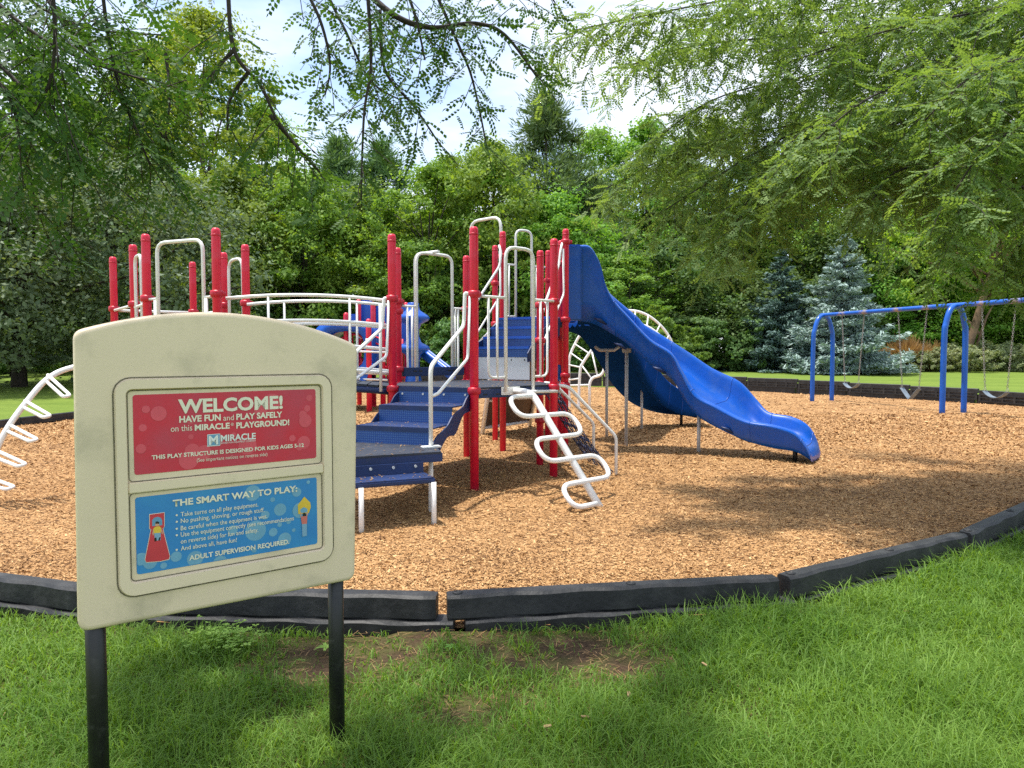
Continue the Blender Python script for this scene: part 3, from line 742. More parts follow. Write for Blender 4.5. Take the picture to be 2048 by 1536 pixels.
# hexagonal lower deck
def deck(pts, z, inset=.0, m='deck_top', th=.09):
    c = sum((Vector(p) for p in pts), Vector()) / len(pts); P = [p + (c - p).normalized() * inset for p in pts]
    a = MB().prism([(p.x, p.y) for p in P], z - .02, z); o = a.build('deck', m, ps)
    for i in range(len(P)):
        p, q = P[i], P[(i + 1) % len(P)]; d = (q - p); L = d.length; d.normalize(); nrm = Vector((d.y, -d.x, 0))
        mid = (p + q) / 2
        f = MB().box((mid.x, mid.y, z - .022 - th / 2), (L - .09, .03, th), (d, nrm, Vector((0, 0, 1)))); fo = f.build('fascia', 'navy_coating', o, bevel=.004)
        sl_ = MB()
        for s in np.linspace(-.38, .38, 6): sl_.box(mid + d * (s * L) + nrm * .0165 + Vector((0, 0, z - .075)), (.05, .003, .014), (d, nrm, Vector((0, 0, 1))))
        sl_.build('slot', 'black_plastic', fo)
    return o
deck([C, E, F, G, B, A], DK, .02)
# leaf litter on the deck and steps
def litter(parent, poly_pts, z, n):
    V = []; Q = []; rn = []
    P = np.array([(p[0], p[1]) for p in poly_pts]); lo, hi = P.min(0), P.max(0)
    while len(Q) < n:
        x, y = rng.uniform(lo, hi)
        if not inside(np.array([x]), np.array([y]), P)[0]: continue
        a = random.random() * 6.3; u = Vector((math.cos(a), math.sin(a), random.uniform(-.2, .4))) * random.uniform(.006, .018); v = Vector((-math.sin(a), math.cos(a), random.uniform(-.2, .2))) * random.uniform(.002, .006)
        c = Vector((x, y, z + random.uniform(.003, .009))); b = len(V); V += [c - u - v, c + u - v, c + u + v, c - u + v]; Q.append((b, b + 1, b + 2, b + 3)); rn += [random.random()] * 4
    o = mesh_obj('leaf_litter', fast_mesh('leaf_litter', [tuple(v) for v in V], Q, False, {'rnd': rn}), 'leaf_tan', parent); o['kind'] = 'stuff'; return o
litter(ps, [C, E, F, G, B, A], DK, 160)

# --- front stairs from edge A-C down to the landing
sdir = Vector((-.33, -.944, 0)).normalized(); sacr = Vector((sdir.y, -sdir.x, 0)); sacr = -sacr if sacr.x < 0 else sacr      # to the right
ZU = Vector((0, 0, 1))
def rot_box(mb, c, size, d): return mb.box(c, size, (Vector((d.y, -d.x, 0)), d, ZU))
stair = MB(); st0 = (A + C) / 2 + Vector((.04, 0, 0))
rise = (DK - .55) / 3; run = .43
edge_mid = st0 + sdir * .06
stairs = MB(); 
stairs_root = None
def uvbox_riser(name, a, b, z0, z1, th, parent, m='blue_perforated', nrm=None):
    """upright perforated sheet from a to b"""
    mb = MB(); d = (b - a).normalized(); n_ = nrm or Vector((d.y, -d.x, 0)); mid = (a + b) / 2
    mb.box((mid.x, mid.y, (z0 + z1) / 2), ((b - a).length, th, z1 - z0), (d, n_, ZU)); o = mb.build(name, m, parent)
    me = o.data; uvl = me.uv_layers.new(name='grid')
    for l in me.loops:
        p = Vector(me.vertices[l.vertex_index].co); uvl.data[l.index].uv = ((p - a).dot(d), p.z * 1.0)
    return o
hw = .40
stair_part = None
for k in range(3):
    zt = DK - k * rise; zb = DK - (k + 1) * rise
    c = edge_mid + sdir * (run * k)
    a_, b_ = c - sacr * hw, c + sacr * hw
    r_ = uvbox_riser('stair_riser', a_, b_, zb + .0, zt - .022, .008, ps)
    mb = MB(); rot_box(mb, c + sdir * (-.006) + ZU * (zt - .026), (2 * hw, .03, .052), sdir); mb.build('nosing', 'navy_coating', r_, bevel=.006)
    if k == 0:
        mb = MB()
        for s in (-.36, -.12, .12, .36): mb.lathe([(.011, 0), (.009, .007), (.002, .009)], (0, 0, 0), 8)
        mb = MB()
        for s in (-.36, -.12, .12, .36): mb.tube([c + sacr * s + sdir * .004 + ZU * (zt - .075), c + sacr * s + sdir * .014 + ZU * (zt - .075)], .011, 8)
        mb.build('bolt', 'bolt_steel', r_)
    if k < 2:
        mb = MB(); rot_box(mb, c + sdir * (run / 2) + ZU * (zb - .008), (2 * hw, run + .01, .014), sdir); tr = mb.build('stair_tread', 'navy_coating', ps)
        litter(tr, [c - sacr * hw + sdir * .02, c + sacr * hw + sdir * .02, c + sacr * hw + sdir * run, c - sacr * hw + sdir * run], zb, 35)
# wavy stringers
for s in (-1, 1):
    off = sacr * (s * (hw + .012)); top = []; bot = []
    base = edge_mid + off - sdir * .10
    prof_t = [(0, DK - .05), (.10, DK - .06), (.20, DK - .10), (.30, DK - .18), (.45, DK - .22), (.56, DK - .26), (.66, DK - .33), (.80, DK - .38), (.92, DK - .42), (1.02, DK - .50)]
    prof_b = [(1.02, .50), (1.0, .42), (.88, .44), (.80, .52), (.66, .60), (.50, .60), (.40, .68), (.28, .78), (.12, .80), (0, .82)]
    P = [base + sdir * t + ZU * z for t, z in spline([(a_, b_, 0) for a_, b_ in prof_t], 3) and [(q.x, q.y) for q in spline([(a_, b_, 0) for a_, b_ in prof_t], 3)]] + [base + sdir * q.x + ZU * q.y for q in spline([(a_, b_, 0) for a_, b_ in prof_b], 3)]
    MB().slab([p - sacr * .006 for p in P], sacr * .012).build('stringer', 'navy_coating', ps)
# landing and lower step
LZ = .55
l_back = edge_mid + sdir * (2 * run)
g1 = at(883, 908, 5.98); g1.z = 0; fdir = Vector((-.91, -.41, 0)).normalized()
LP = [l_back + sacr * (hw + .03), Vector((g1.x, g1.y, 0)), Vector((g1.x, g1.y, 0)) + fdir * .95, l_back - sacr * (hw + .25), l_back - sacr * (hw + .02)]
lo = MB().prism([(p.x, p.y) for p in LP][::-1], LZ - .022, LZ).build('landing', 'deck_top', ps, bevel=.003)
mb = MB()
nf = Vector((-fdir.y, fdir.x, 0)); nf = nf if nf.y < 0 else -nf
mb.box((LP[1] + LP[2]) / 2 + ZU * (LZ - .05) - nf * .012, (.97, .022, .075), (fdir, nf, ZU)); mb.build('fascia', 'navy_coating', lo, bevel=.005)
mb = MB(); mb.box((LP[0] + LP[1]) / 2 + ZU * (LZ - .05) , ((LP[1] - LP[0]).length - .01, .022, .075), ((LP[1] - LP[0]).normalized(), ((LP[1] - LP[0]).normalized()).cross(ZU), ZU)); mb.build('fascia', 'navy_coating', lo, bevel=.005)
mb = MB(); mb.box(LP[1] + fdir * .55 + nf * .02 + ZU * (LZ - .16), (.76, .016, .17), (fdir, nf, ZU)); kick = mb.build('step_riser', 'navy_coating', lo)
mb = MB()
for s in (.24, .43, .62, .81): q = LP[1] + fdir * s + nf * .027 + ZU * (LZ - .105); mb.tube([q, q + nf * .012], .012, 8)
mb.build('bolt', 'bolt_steel', lo)
litter(lo, LP, LZ, 90)
sc_ = LP[1] + fdir * .52 + nf * .16
mb = MB(); mb.box(sc_ + ZU * .365, (.74, .28, .045), (fdir, nf, ZU)); stp = mb.build('lower_step', 'navy_coating', ps, bevel=.012)
q1 = [sc_ + fdir * a_ + nf * b_ for a_, b_ in ((-.35, -.12), (-.35, .12), (.35, .12), (.35, -.12))]; litter(stp, q1, .388, 55)
for px, py in ((868, 1050), (723, 1065)):
    g = ground(px, py); pipe('step_leg', [g - ZU * .1, Vector((g.x, g.y, .35))], .021, 'white_paint', ps)
g = ground(862, 1022); pipe('step_leg', [g - ZU * .1, Vector((g.x, g.y, LZ - .03))], .021, 'white_paint', ps)
g = LP[2] - nf * .08; pipe('step_leg', [V2(g, -.1), V2(g, LZ - .03)], .021, 'white_paint', ps)
# stair handrails
PW = .0195
def rail(pts, fil=.06, r=PW, name='handrail', m='white_paint', parent=None): return pipe(name, pts, r, m, parent or ps, fil=fil, n=4)
hr_end = at(862, 893, 6.24)
rail([C + Vector((-.05, -.02, 1.99)), C + Vector((-.09, -.03, 2.0)), C + Vector((-.10, -.05, 1.67)), V2(hr_end, at(862, 733, 6.24).z), V2(hr_end, LZ)], .07)
rail([C + Vector((-.04, -.03, 2.0)), C + Vector((-.06, -.08, 1.34)), V2(hr_end, at(864, 793, 6.24).z) + Vector((.06, .02, .02)), V2(hr_end, at(864, 793, 6.24).z)], .05, .015)
mb = MB(); mb.box(V2(hr_end, LZ + .008), (.17, .09, .014), (fdir, nf, ZU)); mb.build('foot_plate', 'white_paint', ps, bevel=.004)
le = hr_end - sacr * .95 + Vector((0, .1, 0))
rail([A + Vector((-.05, -.02, 1.98)), A + Vector((-.08, -.04, 1.98)), A + Vector((-.10, -.06, 1.66)), V2(le, at(862, 733, 6.24).z), V2(le, LZ)], .07)
rail([A + Vector((-.03, -.04, 1.98)), A + Vector((-.05, -.08, 1.36)), V2(le, 1.06) + Vector((.05, .03, .03)), V2(le, 1.06)], .05, .015)
rail([A + Vector((-.12, -.05, 1.92)), A + Vector((-.12, -.05, .98))], 0.01, .017)

# --- loop guards on deck edges: tall U with side panels of balusters
def guard(P, Q, z, t0, t1, toph, side_h=.93, bal=2, off=None, low=.10):
    """entry guard on the edge P->Q: a tall inverted U between t0 and t1 of the edge, a side panel at each end"""
    d = (Q - P); L = d.length; d.normalize(); n_ = off if off is not None else Vector((d.y, -d.x, 0)) * .05
    b = P + n_; X = lambda t, zz: b + d * (t * L) + ZU * zz
    g = rail([X(t0, z - .05), X(t0, z + toph), X(t1, z + toph), X(t1, z - .05)], .12, PW, 'entry_loop')
    for ta, tb in ((.05, t0), (.95, t1)):
        if abs(tb - ta) * L < .05: continue
        rail([X(ta, z + side_h), X(tb, z + side_h)], 0.01, .015, 'top_bar', parent=g)
        s = 1 if tb > ta else -1; x_ = ta + s * .08
        rail([X(x_, z + side_h), X(x_, z + low), X(tb, z + low)], .08, .013, 'baluster', parent=g)
        if bal > 1: rail([X((x_ + tb) / 2, z + side_h), X((x_ + tb) / 2, z + low)], .01, .013, 'baluster', parent=g)
guard(C, E, DK, .335, .68, 1.46)
guard(G, B, DK, .22, .74, 1.60, off=Vector((0, 0, 0)))
q_ = (B + (G - B) * .22); rail([V2(q_ + Vector((-.05, .5, 0)), 1.2), V2(q_ + Vector((-.05, .5, 0)), 2.68), V2(q_ + Vector((.3, .1, 0)), 2.66)], .12, PW, 'entry_loop')
# blue edge beam on B-G
d = (G - B).normalized(); mb = MB(); mb.box((B + G) / 2 + ZU * 1.16 + Vector((0, .0, 0)), ((G - B).length - .12, .06, .11), (d, Vector((d.y, -d.x, 0)), ZU)); eb = mb.build('edge_beam', 'navy_coating', ps, bevel=.006)
mb = MB()
for s in (-.3, -.22, .22, .3): mb.box((B + G) / 2 + d * s + ZU * 1.17 + Vector((d.y, -d.x, 0)) * .0315, (.05, .003, .018), (d, Vector((d.y, -d.x, 0)), ZU))
mb.build('slot', 'black_plastic', eb)

# --- serpentine pole climber on C-E
ed = (E - C).normalized(); en = Vector((ed.y, -ed.x, 0)); m0 = C + ed * .52
bot = ground(1206, 1012); topp = m0 + en * .30; topp = V2(topp, .985)
pole = rail([V2(m0 + en * .03, .99), topp, V2(bot, -.06)], .10, .036, 'climber_pole')
mb = MB(); mb.box(V2(m0 + en * .028, .995) - ed * .05, (.26, .012, .085), (ed, en, ZU)); mb.build('mount_plate', 'white_paint', ps, bevel=.004)
rail([V2(m0 + en * .1, .985), E + en * .06 + ZU * .965], .01, .018, 'brace')
ax = (V2(bot, 0) - topp); AL = ax.length; ax.normalize()
pts = [topp + ax * .03]
amp = .36; lev = [.03, .22, .42, .61, .80, .975]; kn = [(lev[0], 0)]
for i_, l_ in enumerate(lev[:-1]):
    sg = -1 if i_ % 2 == 0 else 1; kn += [(l_, sg * amp), (lev[i_ + 1], sg * amp)]
kn.append((lev[-1], -.06))
pts = fillet([topp + ax * (AL * s_) + ed * t_ for s_, t_ in kn], .15, 6)
pipe('loop_rungs', pts, .0245, 'white_paint', ps)

# --- right side: net climber and its two white rails
for (bx, by), dx in (((1232, 950), 0), ((1187, 925), 0)):
    g = ground(bx, by); s0 = E if bx > 1200 else F + Vector((0, -.25, 0))
    zc = .44 if bx > 1200 else .5
    rail([V2(s0 + Vector((.04, -.01, 0)), 1.03), V2(s0 + Vector((.16, 0, 0)), 1.02), V2(g, zc), V2(g, -.1)], .06, .019, 'net_rail')
n0, n1 = E + Vector((.03, .1, .98)), F + Vector((.03, -.1, .98)); e0, e1 = ground(1222, 948), ground(1212, 930)
e0 = V2(ground(1225, 950), .02); e1 = V2(ground(1180, 925), .02)
def chain_links(mb, p, q, link=.05, r=.006):
    n = max(2, int((q - p).length / (link * .78))); d = (q - p).normalized(); a = d.orthogonal().normalized(); b = d.cross(a)
    for i in range(n):
        c = p.lerp(q, (i + .5) / n); side = a if i % 2 else b
        mb.tube([c + d * (link * .5 * math.cos(t)) + side * (link * .28 * math.sin(t)) for t in np.linspace(0, 2 * math.pi, 9)[:-1]], r, 4, closed=True)
mb = MB()
for i in range(4):
    t = i / 3; P0 = n0.lerp(n1, t); P1 = e0.lerp(e1, t); mid = P0.lerp(P1, .5) - ZU * .08
    prev = P0
    for k in range(1, 7):
        s = k / 6; q = P0 * (1 - s) ** 2 + mid * 2 * s * (1 - s) + P1 * s * s; chain_links(mb, prev, q, .055, .0075); prev = q
for k in range(1, 7):
    s = k / 7.; L_ = []
    for t in (0, 1):
        P0 = n0.lerp(n1, t); P1 = e0.lerp(e1, t); mid = P0.lerp(P1, .5) - ZU * .08; L_.append(P0 * (1 - s) ** 2 + mid * 2 * s * (1 - s) + P1 * s * s)
    chain_links(mb, L_[0], L_[1], .055, .0075)
mb.build('chain_net', 'chain_navy', ps)

# --- upper deck, its stairs, posts
UZ = 1.885
P1 = Vector((.74, 9.72, 0)); P2 = Vector((-.13, 9.92, 0)); P3 = Vector((-.27, 11.2, 0)); P4 = Vector((.74, 10.72, 0)); P5 = Vector((.60, 11.75, 0))
for p, cs in ((P1, [(2.92, 0), UZ - .03, 1.08, .95]), (P2, [2.75, UZ - .03]), (P3, [2.5, UZ - .03]), (P4, [(2.75, None), 1.6, UZ - .03]), (P5, [2.6, UZ - .03])):
    post(p.x, p.y, 3.10, cs)
deck([P2, P1, P4, P5, P3], UZ, .01)
u_lo = (F + G) / 2; u_hi = (P1 + P2) / 2; ud = (u_hi - u_lo); ud.z = 0; ulen = ud.length; ud.normalize(); ua = Vector((ud.y, -ud.x, 0)); 
uh = .40; z0 = 1.34; nst = 4; rs_ = (UZ - z0) / nst
uo = u_lo + ua * -.02
mb = MB(); mb.box(uo + ud * .03 + ZU * ((DK + z0) / 2 + .006), (2 * uh, .02, z0 - DK - .012), (ua, ud, ZU)); wp = mb.build('white_kick_panel', 'white_panel', ps, bevel=.003)
mb = MB()
for s in (.14, .33): q = uo + ud * .018 + ua * s + ZU * (z0 - .035); mb.box(q, (.012, .004, .02), (ua, ud, ZU))
mb.build('fastener', 'black_plastic', wp)
for k in range(nst):
    c = uo + ud * (.02 + (ulen - .06) * k / nst)
    za, zb = z0 + rs_ * k, z0 + rs_ * (k + 1)
    r_ = uvbox_riser('stair_riser', c - ua * uh, c + ua * uh, za, zb - .02, .008, ps)
    mb = MB(); mb.box(c + ZU * (zb - .018), (2 * uh, .03, .036), (ua, ud, ZU)); mb.build('nosing', 'blue_plastic', r_, bevel=.005)
    mb = MB(); mb.box(c + ud * ((ulen - .06) / nst / 2) + ZU * (zb - .008), (2 * uh, ulen / nst, .012), (ua, ud, ZU)); mb.build('stair_tread', 'navy_coating', ps)
for s in (-1, 1):
    off = ua * (s * (uh + .012)); b_ = uo + off
    P = [b_ + ud * t + ZU * z for t, z in ((-.06, z0 - .06), (-.06, z0 + .05), (.1, z0 + .19), (.32, z0 + .26), (.42, z0 + .38), (.62, z0 + .46), (ulen, UZ), (ulen, UZ - .25), (ulen - .2, UZ - .34), (.4, z0 - .02))]
    MB().slab([p - ua * .006 for p in P], ua * .012).build('stringer', 'navy_coating', ps)
# handrails of the upper stairs
for s, hi, lo_ in ((-1, P2, G), (1, P1, F)):
    h0 = V2(hi, 2.78) + Vector((-.06 if s > 0 else .0, -.04, 0)); 
    l0 = V2(lo_ + (P1 - F) * .12, 0)
    rail([V2(hi, 2.9) + Vector((-.05, -.03, 0)), h0 + Vector((-.02, -.06, .0)), h0 + Vector((-.04, -.1, -.18)), V2(l0, 1.96) + Vector((0, .06, 0)), V2(l0, 1.92)], .06, .017)
    rail([V2(hi, 2.82) + Vector((-.04, -.05, 0)), V2(hi, 2.2) + Vector((-.03, -.1, 0)), V2(l0, 1.52) + Vector((0, .06, 0)), V2(l0, 1.5)], .06, .014)
guard(P3, P5, UZ, .38, .68, 1.5, off=Vector((0, 0, 0)), bal=2)
X = lambda p, z: V2(p, z)
rail([X((-.62, 10.6), 1.4), X((-.62, 10.6), 3.36), X((-.16, 10.2), 3.36), X((-.16, 10.2), 1.9)], .16, .022, 'entry_loop')
rail([X((-.62, 10.6), 1.42), X((-.2, 10.5), 1.86)], .02, .02, 'brace')
# climbing wall leaning off the far side of the upper deck, seen from behind
wl, wr = ground(964, 868), ground(1058, 853); tl_, tr2 = V2(P3, UZ - .1) + Vector((.03, .05, 0)), V2(P5, UZ - .1) + Vector((0, .05, 0))
fr = []
for a_, b_ in ((wl, tl_), (wr, tr2)): fr.append(rail([a_ - ZU * .05, b_], .01, .035, 'wall_frame'))
for t in (.06, .33, .62, .97): rail([wl.lerp(tl_, t), wr.lerp(tr2, t)], .01, .028, 'wall_frame')
q = [wl.lerp(tl_, .06), wr.lerp(tr2, .06), wr.lerp(tr2, .97), wl.lerp(tl_, .97)]; nn = (q[1] - q[0]).cross(q[3] - q[0]).normalized()
MB().slab([p - nn * .01 for p in q], nn * -.03).build('wall_back', 'brown_panel', ps)
# little blue panel under the upper deck
mb = MB(); c = at(1113, 746, 9.95); mb.box(c, (.13, .02, .24)); mb.build('play_panel', 'blue_plastic', ps, bevel=.01)
rail([c + Vector((-.05, 0, -.1)), c + Vector((-.05, 0, -.35)), c + Vector((.05, 0, -.35)), c + Vector((.05, 0, -.1))], .03, .012, 'panel_loop')

# --- bridge and left tower (mostly behind the sign)
L1 = Vector((-3.02, 7.2, 0)); L2 = Vector((-3.93, 7.57, 0)); L3 = Vector((-4.46, 8.3, 0)); L4 = Vector((-5.3, 9.36, 0)); L5 = Vector((-4.48, 9.88, 0)); L6 = Vector((-3.66, 8.95, 0)); L7 = Vector((-3.14, 8.3, 0))
for p, cs in ((L1, [(2.0, 0), DK - .03]), (L2, [(1.98, 0), DK - .03]), (L3, [1.97, DK - .03]), (L4, [(1.98, -.2), 1.0]), (L5, [1.97, 1.0]), (L6, [2.0, DK - .03]), (L7, [(1.98, 0), DK - .03])): post(p.x, p.y, 2.67, cs)
deck([L1, L7, L6, L5, L4, L3, L2], DK - .006, .02)
guard(L2, L1, DK, .18, .83, 1.52, off=Vector((0, -.02, 0)))
rail([V2(L3, 1.0) + Vector((.1, -.15, 0)), V2(L3, 2.5) + Vector((.1, -.15, 0)), V2(L3, 2.5) + Vector((.3, -.4, 0)), V2(L3, 1.0) + Vector((.3, -.4, 0))], .1, .017, 'entry_loop')
rail([V2(L6, 1.0) + Vector((.1, -.1, 0)), V2(L6, 2.55) + Vector((.1, -.1, 0)), V2(L6, 2.55) + Vector((.38, -.38, 0)), V2(L6, 1.0) + Vector((.38, -.38, 0))], .14, .018, 'entry_loop')
for z in (1.96, 1.78): rail([V2(L4, z), V2(L5, z)], .01, .018, 'top_bar'); rail([V2(L3, z), V2(L4, z)], .01, .018, 'top_bar')
for z in (1.93, 1.72): rail([V2(L5, z), V2(L6, z)], .01, .017, 'top_bar'); rail([V2(L2, z) + Vector((-.03, .05, 0)), V2(L3, z)], .01, .017, 'top_bar')
bd = MB(); NB = 14
def br_z(t): return DK - .01 + .05 * (1 - (2 * t - 1) ** 2)
a0_, a1_, b0_, b1_ = L1 + Vector((.05, .1, 0)), A + Vector((-.05, .08, 0)), L7 + Vector((.05, -.1, 0)), B + Vector((-.05, -.1, 0))
for k in range(NB):
    t0, t1 = k / NB + .004, (k + 1) / NB - .004
    MB().slab([V2(a0_.lerp(a1_, t0), br_z(t0)), V2(a0_.lerp(a1_, t1), br_z(t1)), V2(b0_.lerp(b1_, t1), br_z(t1)), V2(b0_.lerp(b1_, t0), br_z(t0))], (0, 0, -.03)).build('bridge_plank', 'deck_top', ps)
for p, q in ((a0_, a1_), (b0_, b1_)):
    top = []
    MB().tube([V2(p.lerp(q, k / 16), br_z(k / 16) - .06) for k in range(17)], .035, 6).build('bridge_beam', 'navy_coating', ps)
    rails_ = None
    for dz in (.14, .40, .66, .93):
        o_ = pipe('bridge_rail', [V2(p.lerp(q, k / 16), br_z(k / 16) + dz) for k in range(17)], .0185, 'white_paint', ps)
    for k in (1, 3): t = k / 4; rail([V2(p.lerp(q, t), br_z(t) - .05), V2(p.lerp(q, t), br_z(t) + .93)], .01, .014, 'bridge_baluster')

# --- left spine climber with loop rungs (at the left edge of the photo)
sp_pts = [V2(L2 + Vector((-.1, -.05, 0)), 1.02), at(230, 722, 7.5), at(145, 735, 7.25), at(95, 758, 7.05), at(50, 808, 6.85), at(15, 857, 6.7), at(-15, 915, 6.6), at(-45, 985, 6.52), ground(-62, 1020) - ZU * .08]
pipe('climber_pole', sp_pts, .028, 'white_paint', ps, sp=6)
for (x0, y0), (x1, y1), Y in (((92, 760), (127, 792), 7.05), ((46, 812), (87, 833), 6.85), ((14, 860), (60, 881), 6.7), ((-12, 912), (37, 931), 6.6), ((-30, 965), (13, 977), 6.54)):
    a_ = at(x0, y0, Y); b_ = at(x1, y1, Y - .32); s_ = Vector((.02, .10, 0)); s2 = Vector((.0, .03, .05))
    rail([a_ - ZU * .01, b_ - ZU * .01 + s_ * 0, b_ + s_ * .8, a_ + s2], .035, .0165, 'loop_rung')

# --- slides
def loft_slide(name, rows, parent, m='blue_plastic', thick=.03, n=5, matte=0):
    """rows: (near rim, far rim, bed depth, skirt depth); a moulded chute with rolled rims and outer skirts"""
    def interp(vals):
        return spline([Vector(v) if not isinstance(v, (int, float)) else Vector((v, 0, 0)) for v in vals], n)
    Ns = interp([r[0] for r in rows]); Fs = interp([r[1] for r in rows]); D = [v.x for v in interp([r[2] for r in rows])]; S = [v.x for v in interp([r[3] for r in rows])]
    mb = MB(); k = None; secs = []
    for i, (a, b) in enumerate(zip(Ns, Fs)):
        d_, s_ = max(.015, D[i]), max(.03, S[i])
        ac = (b - a); ac.z *= 1; w_ = ac.length; ac.normalize(); up = ZU
        prof = []
        # outer near skirt up, rolled rim, inner wall, bed, inner wall, rim, outer skirt
        rl = min(.045, s_ * .5)
        prof += [(.02, -s_), (-.005, -s_ * .72), (-.02, -s_ * .5), (-.035, -rl * 1.2), (-.05, -rl * .5), (-.035, -.004), (0, 0.008), (.03, -.006), (.05, -min(.05, d_ * .5))]
        prof += [(.075, -d_ * .6), (.11, -d_ * .86), (.17, -d_ * .98), (.5 * w_, -d_), (w_ - .17, -d_ * .98), (w_ - .11, -d_ * .86), (w_ - .075, -d_ * .6)]
        prof += [(w_ - .05, -min(.05, d_ * .5)), (w_ - .03, -.006), (w_, .008), (w_ + .035, -.004), (w_ + .05, -rl * .5), (w_ + .035, -rl * 1.2), (w_ + .02, -s_ * .5), (w_ + .005, -s_ * .72), (w_ - .02, -s_)]
        # underside back
        dd = max(d_ + thick, s_ * .9)
        prof += [(w_ * .86, -dd), (w_ * .80, -dd - .04), (w_ * .72, -dd + .01), (w_ * .64, -dd - .04), (w_ * .56, -dd + .01), (w_ * .48, -dd - .04), (w_ * .40, -dd + .01), (w_ * .32, -dd - .04), (w_ * .24, -dd + .01), (w_ * .16, -dd - .03)]
        k = len(prof)
        for (x, z) in prof: mb.v.append(a + ac * x + up * z)
    M_ = len(Ns)
    for i in range(M_ - 1):
        for j in range(k):
            j2 = (j + 1) % k; mb.face((i * k + j, i * k + j2, (i + 1) * k + j2, (i + 1) * k + j), True)
    mb.face([j for j in range(k)]); mb.face([(M_ - 1) * k + j for j in range(k)][::-1])
    o = mb.build(name, m, parent)
    o.data.materials.append(MATS['slide_underside_shaded'])
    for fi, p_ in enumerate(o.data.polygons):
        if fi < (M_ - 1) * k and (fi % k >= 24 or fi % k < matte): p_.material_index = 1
    # moulding seams
    for i in range(n * 4, M_ - n, n * 2 + 2):
        seam = MB(); idx = list(range(0, 25)); seam.tube([mb.v[i * k + j] for j in idx], .0065, 5); seam.build('seam', m, o)
    import bmesh
    bm = bmesh.new(); bm.from_mesh(o.data); bmesh.ops.recalc_face_normals(bm, faces=bm.faces); bm.to_mesh(o.data); bm.free()
    return o
Nr = [(1156, 492, 9.95), (1180, 494, 9.95), (1200, 528, 9.94), (1212, 572, 9.93), (1230, 603, 9.9), (1258, 634, 9.86), (1300, 678, 9.78), (1343, 706, 9.66), (1364, 742, 9.58), (1392, 787, 9.48), (1435, 812, 9.3), (1490, 840, 9.08), (1545, 850, 8.9), (1588, 864, 8.78), (1611, 889, 8.73), (1622, 911, 8.71)]
Fr = [None, None, None, None, (1272, 632, 10.62), (1290, 651, 10.58), (1325, 672, 10.5), (1375, 704, 10.36), (1424, 737, 10.2), (1476, 763, 10.0), (1510, 798, 9.84), (1537, 825, 9.64), (1582, 834, 9.46), (1614, 850, 9.33), (1632, 877, 9.26), (1640, 904, 9.24)]
BD = [1.02, 1.0, .78, .52, .38, .33, .30, .29, .29, .29, .28, .25, .22, .17, .09, .03]
SK = [1.05, 1.06, .88, .62, .48, .40, .36, .36, .35, .30, .30, .27, .30, .25, .16, .07]
rows = []
for i in range(16):
    a_ = at(*Nr[i]); b_ = at(*Fr[i]) if Fr[i] else a_ + Vector((.06 if i < 3 else .1, .68, 0))
    rows.append((a_, b_, BD[i], SK[i]))
slide1 = loft_slide('wide_slide', rows, ps)
# bolts / moulded pockets along the near wall
for px, py, Y in ((1200, 640, 9.96), (1240, 690, 9.86), (1318, 738, 9.72), (1455, 858, 9.22)):
    c = at(px, py, Y); mb = MB(); mb.tube([c + Vector((-.09, -.02, .03)), c + Vector((0, -.03, -.005)), c + Vector((.085, -.03, -.06))], [.006, .028, .012], 8); mb.build('moulded_pocket', 'navy_coating', slide1)
# hood back panel at the entry
mb = MB(); a_ = at(1150, 490, 9.9); mb.box((a_.x - .03, 10.32, (UZ - .02 + a_.z) / 2), (.06, .9, a_.z - UZ + .04)); 
hb = MB()
for yy in (9.90, 10.72): hb.box((.875, yy, 2.38), (.20, .09, 1.06))
hb.build('slide_entry_frame', 'blue_plastic', ps, bevel=.02)
path2 = [(.98, 11.05, 1.88), (1.35, 11.35, 1.80), (1.65, 11.75, 1.55), (1.92, 12.25, 1.22), (2.2, 12.75, .86), (2.58, 13.2, .52), (3.0, 13.45, .33), (3.4, 13.5, .27), (3.72, 13.5, .22)]
P2s = spline(path2, 3); rows2 = []
for i, p in enumerate(P2s):
    t = (P2s[min(i + 1, len(P2s) - 1)] - P2s[max(0, i - 1)]); t.z = 0; t.normalize(); nr = Vector((t.y, -t.x, 0))
    k_ = i / (len(P2s) - 1); rim = .34 * (1 - max(0, k_ - .85) / .15 * .7)
    rows2.append((p + nr * .36 + ZU * (rim + .05), p - nr * .36 + ZU * rim, rim, rim + .12))
slide2 = loft_slide('curved_slide', rows2, ps, n=2, matte=5)  # near outer wall also takes the shade-darkened underside blue
for px, py, zt in ((1252, 890, 1.42), (1397, 905, .52)):
    g = ground(px, py); pipe('slide_support', [g - ZU * .1, V2(g, zt)], .026, 'shaded_white_paint', ps)
for px, py, zt in ((1213, 862, 1.44), (1283, 857, .78)):
    g = ground(px, py); Yd = g.y if py != 862 else 11.6
    if py == 862: g = at(1213, 862, 11.6); g.z = 0
    s_ = pipe('slide_support', [g - ZU * .1, V2(g, zt)], .024, 'shaded_white_paint', ps)
    mb = MB(); mb.tube([V2(g, zt) + Vector((-.2, 0, .06)), V2(g, zt) + Vector((-.12, 0, .0)), V2(g, zt), V2(g, zt) + Vector((.12, 0, 0)), V2(g, zt) + Vector((.2, 0, .06))], .028, 8); mb.build('yoke', 'shaded_white_paint', s_)
mb = MB(); c = at(1252, 706, 10.55); mb.box((ground(1252, 890).x, ground(1252, 890).y, 1.43), (.13, .07, .07)); mb.build('slide_bracket', 'shaded_white_paint', ps, bevel=.01)
for g, zt in ((ground(1590, 922), .25), (Vector((3.3, 13.6, 0)), .3)): pipe('slide_foot', [V2(g, -.1), V2(g, zt)], .03, 'black_post', ps)
print('structure ok')

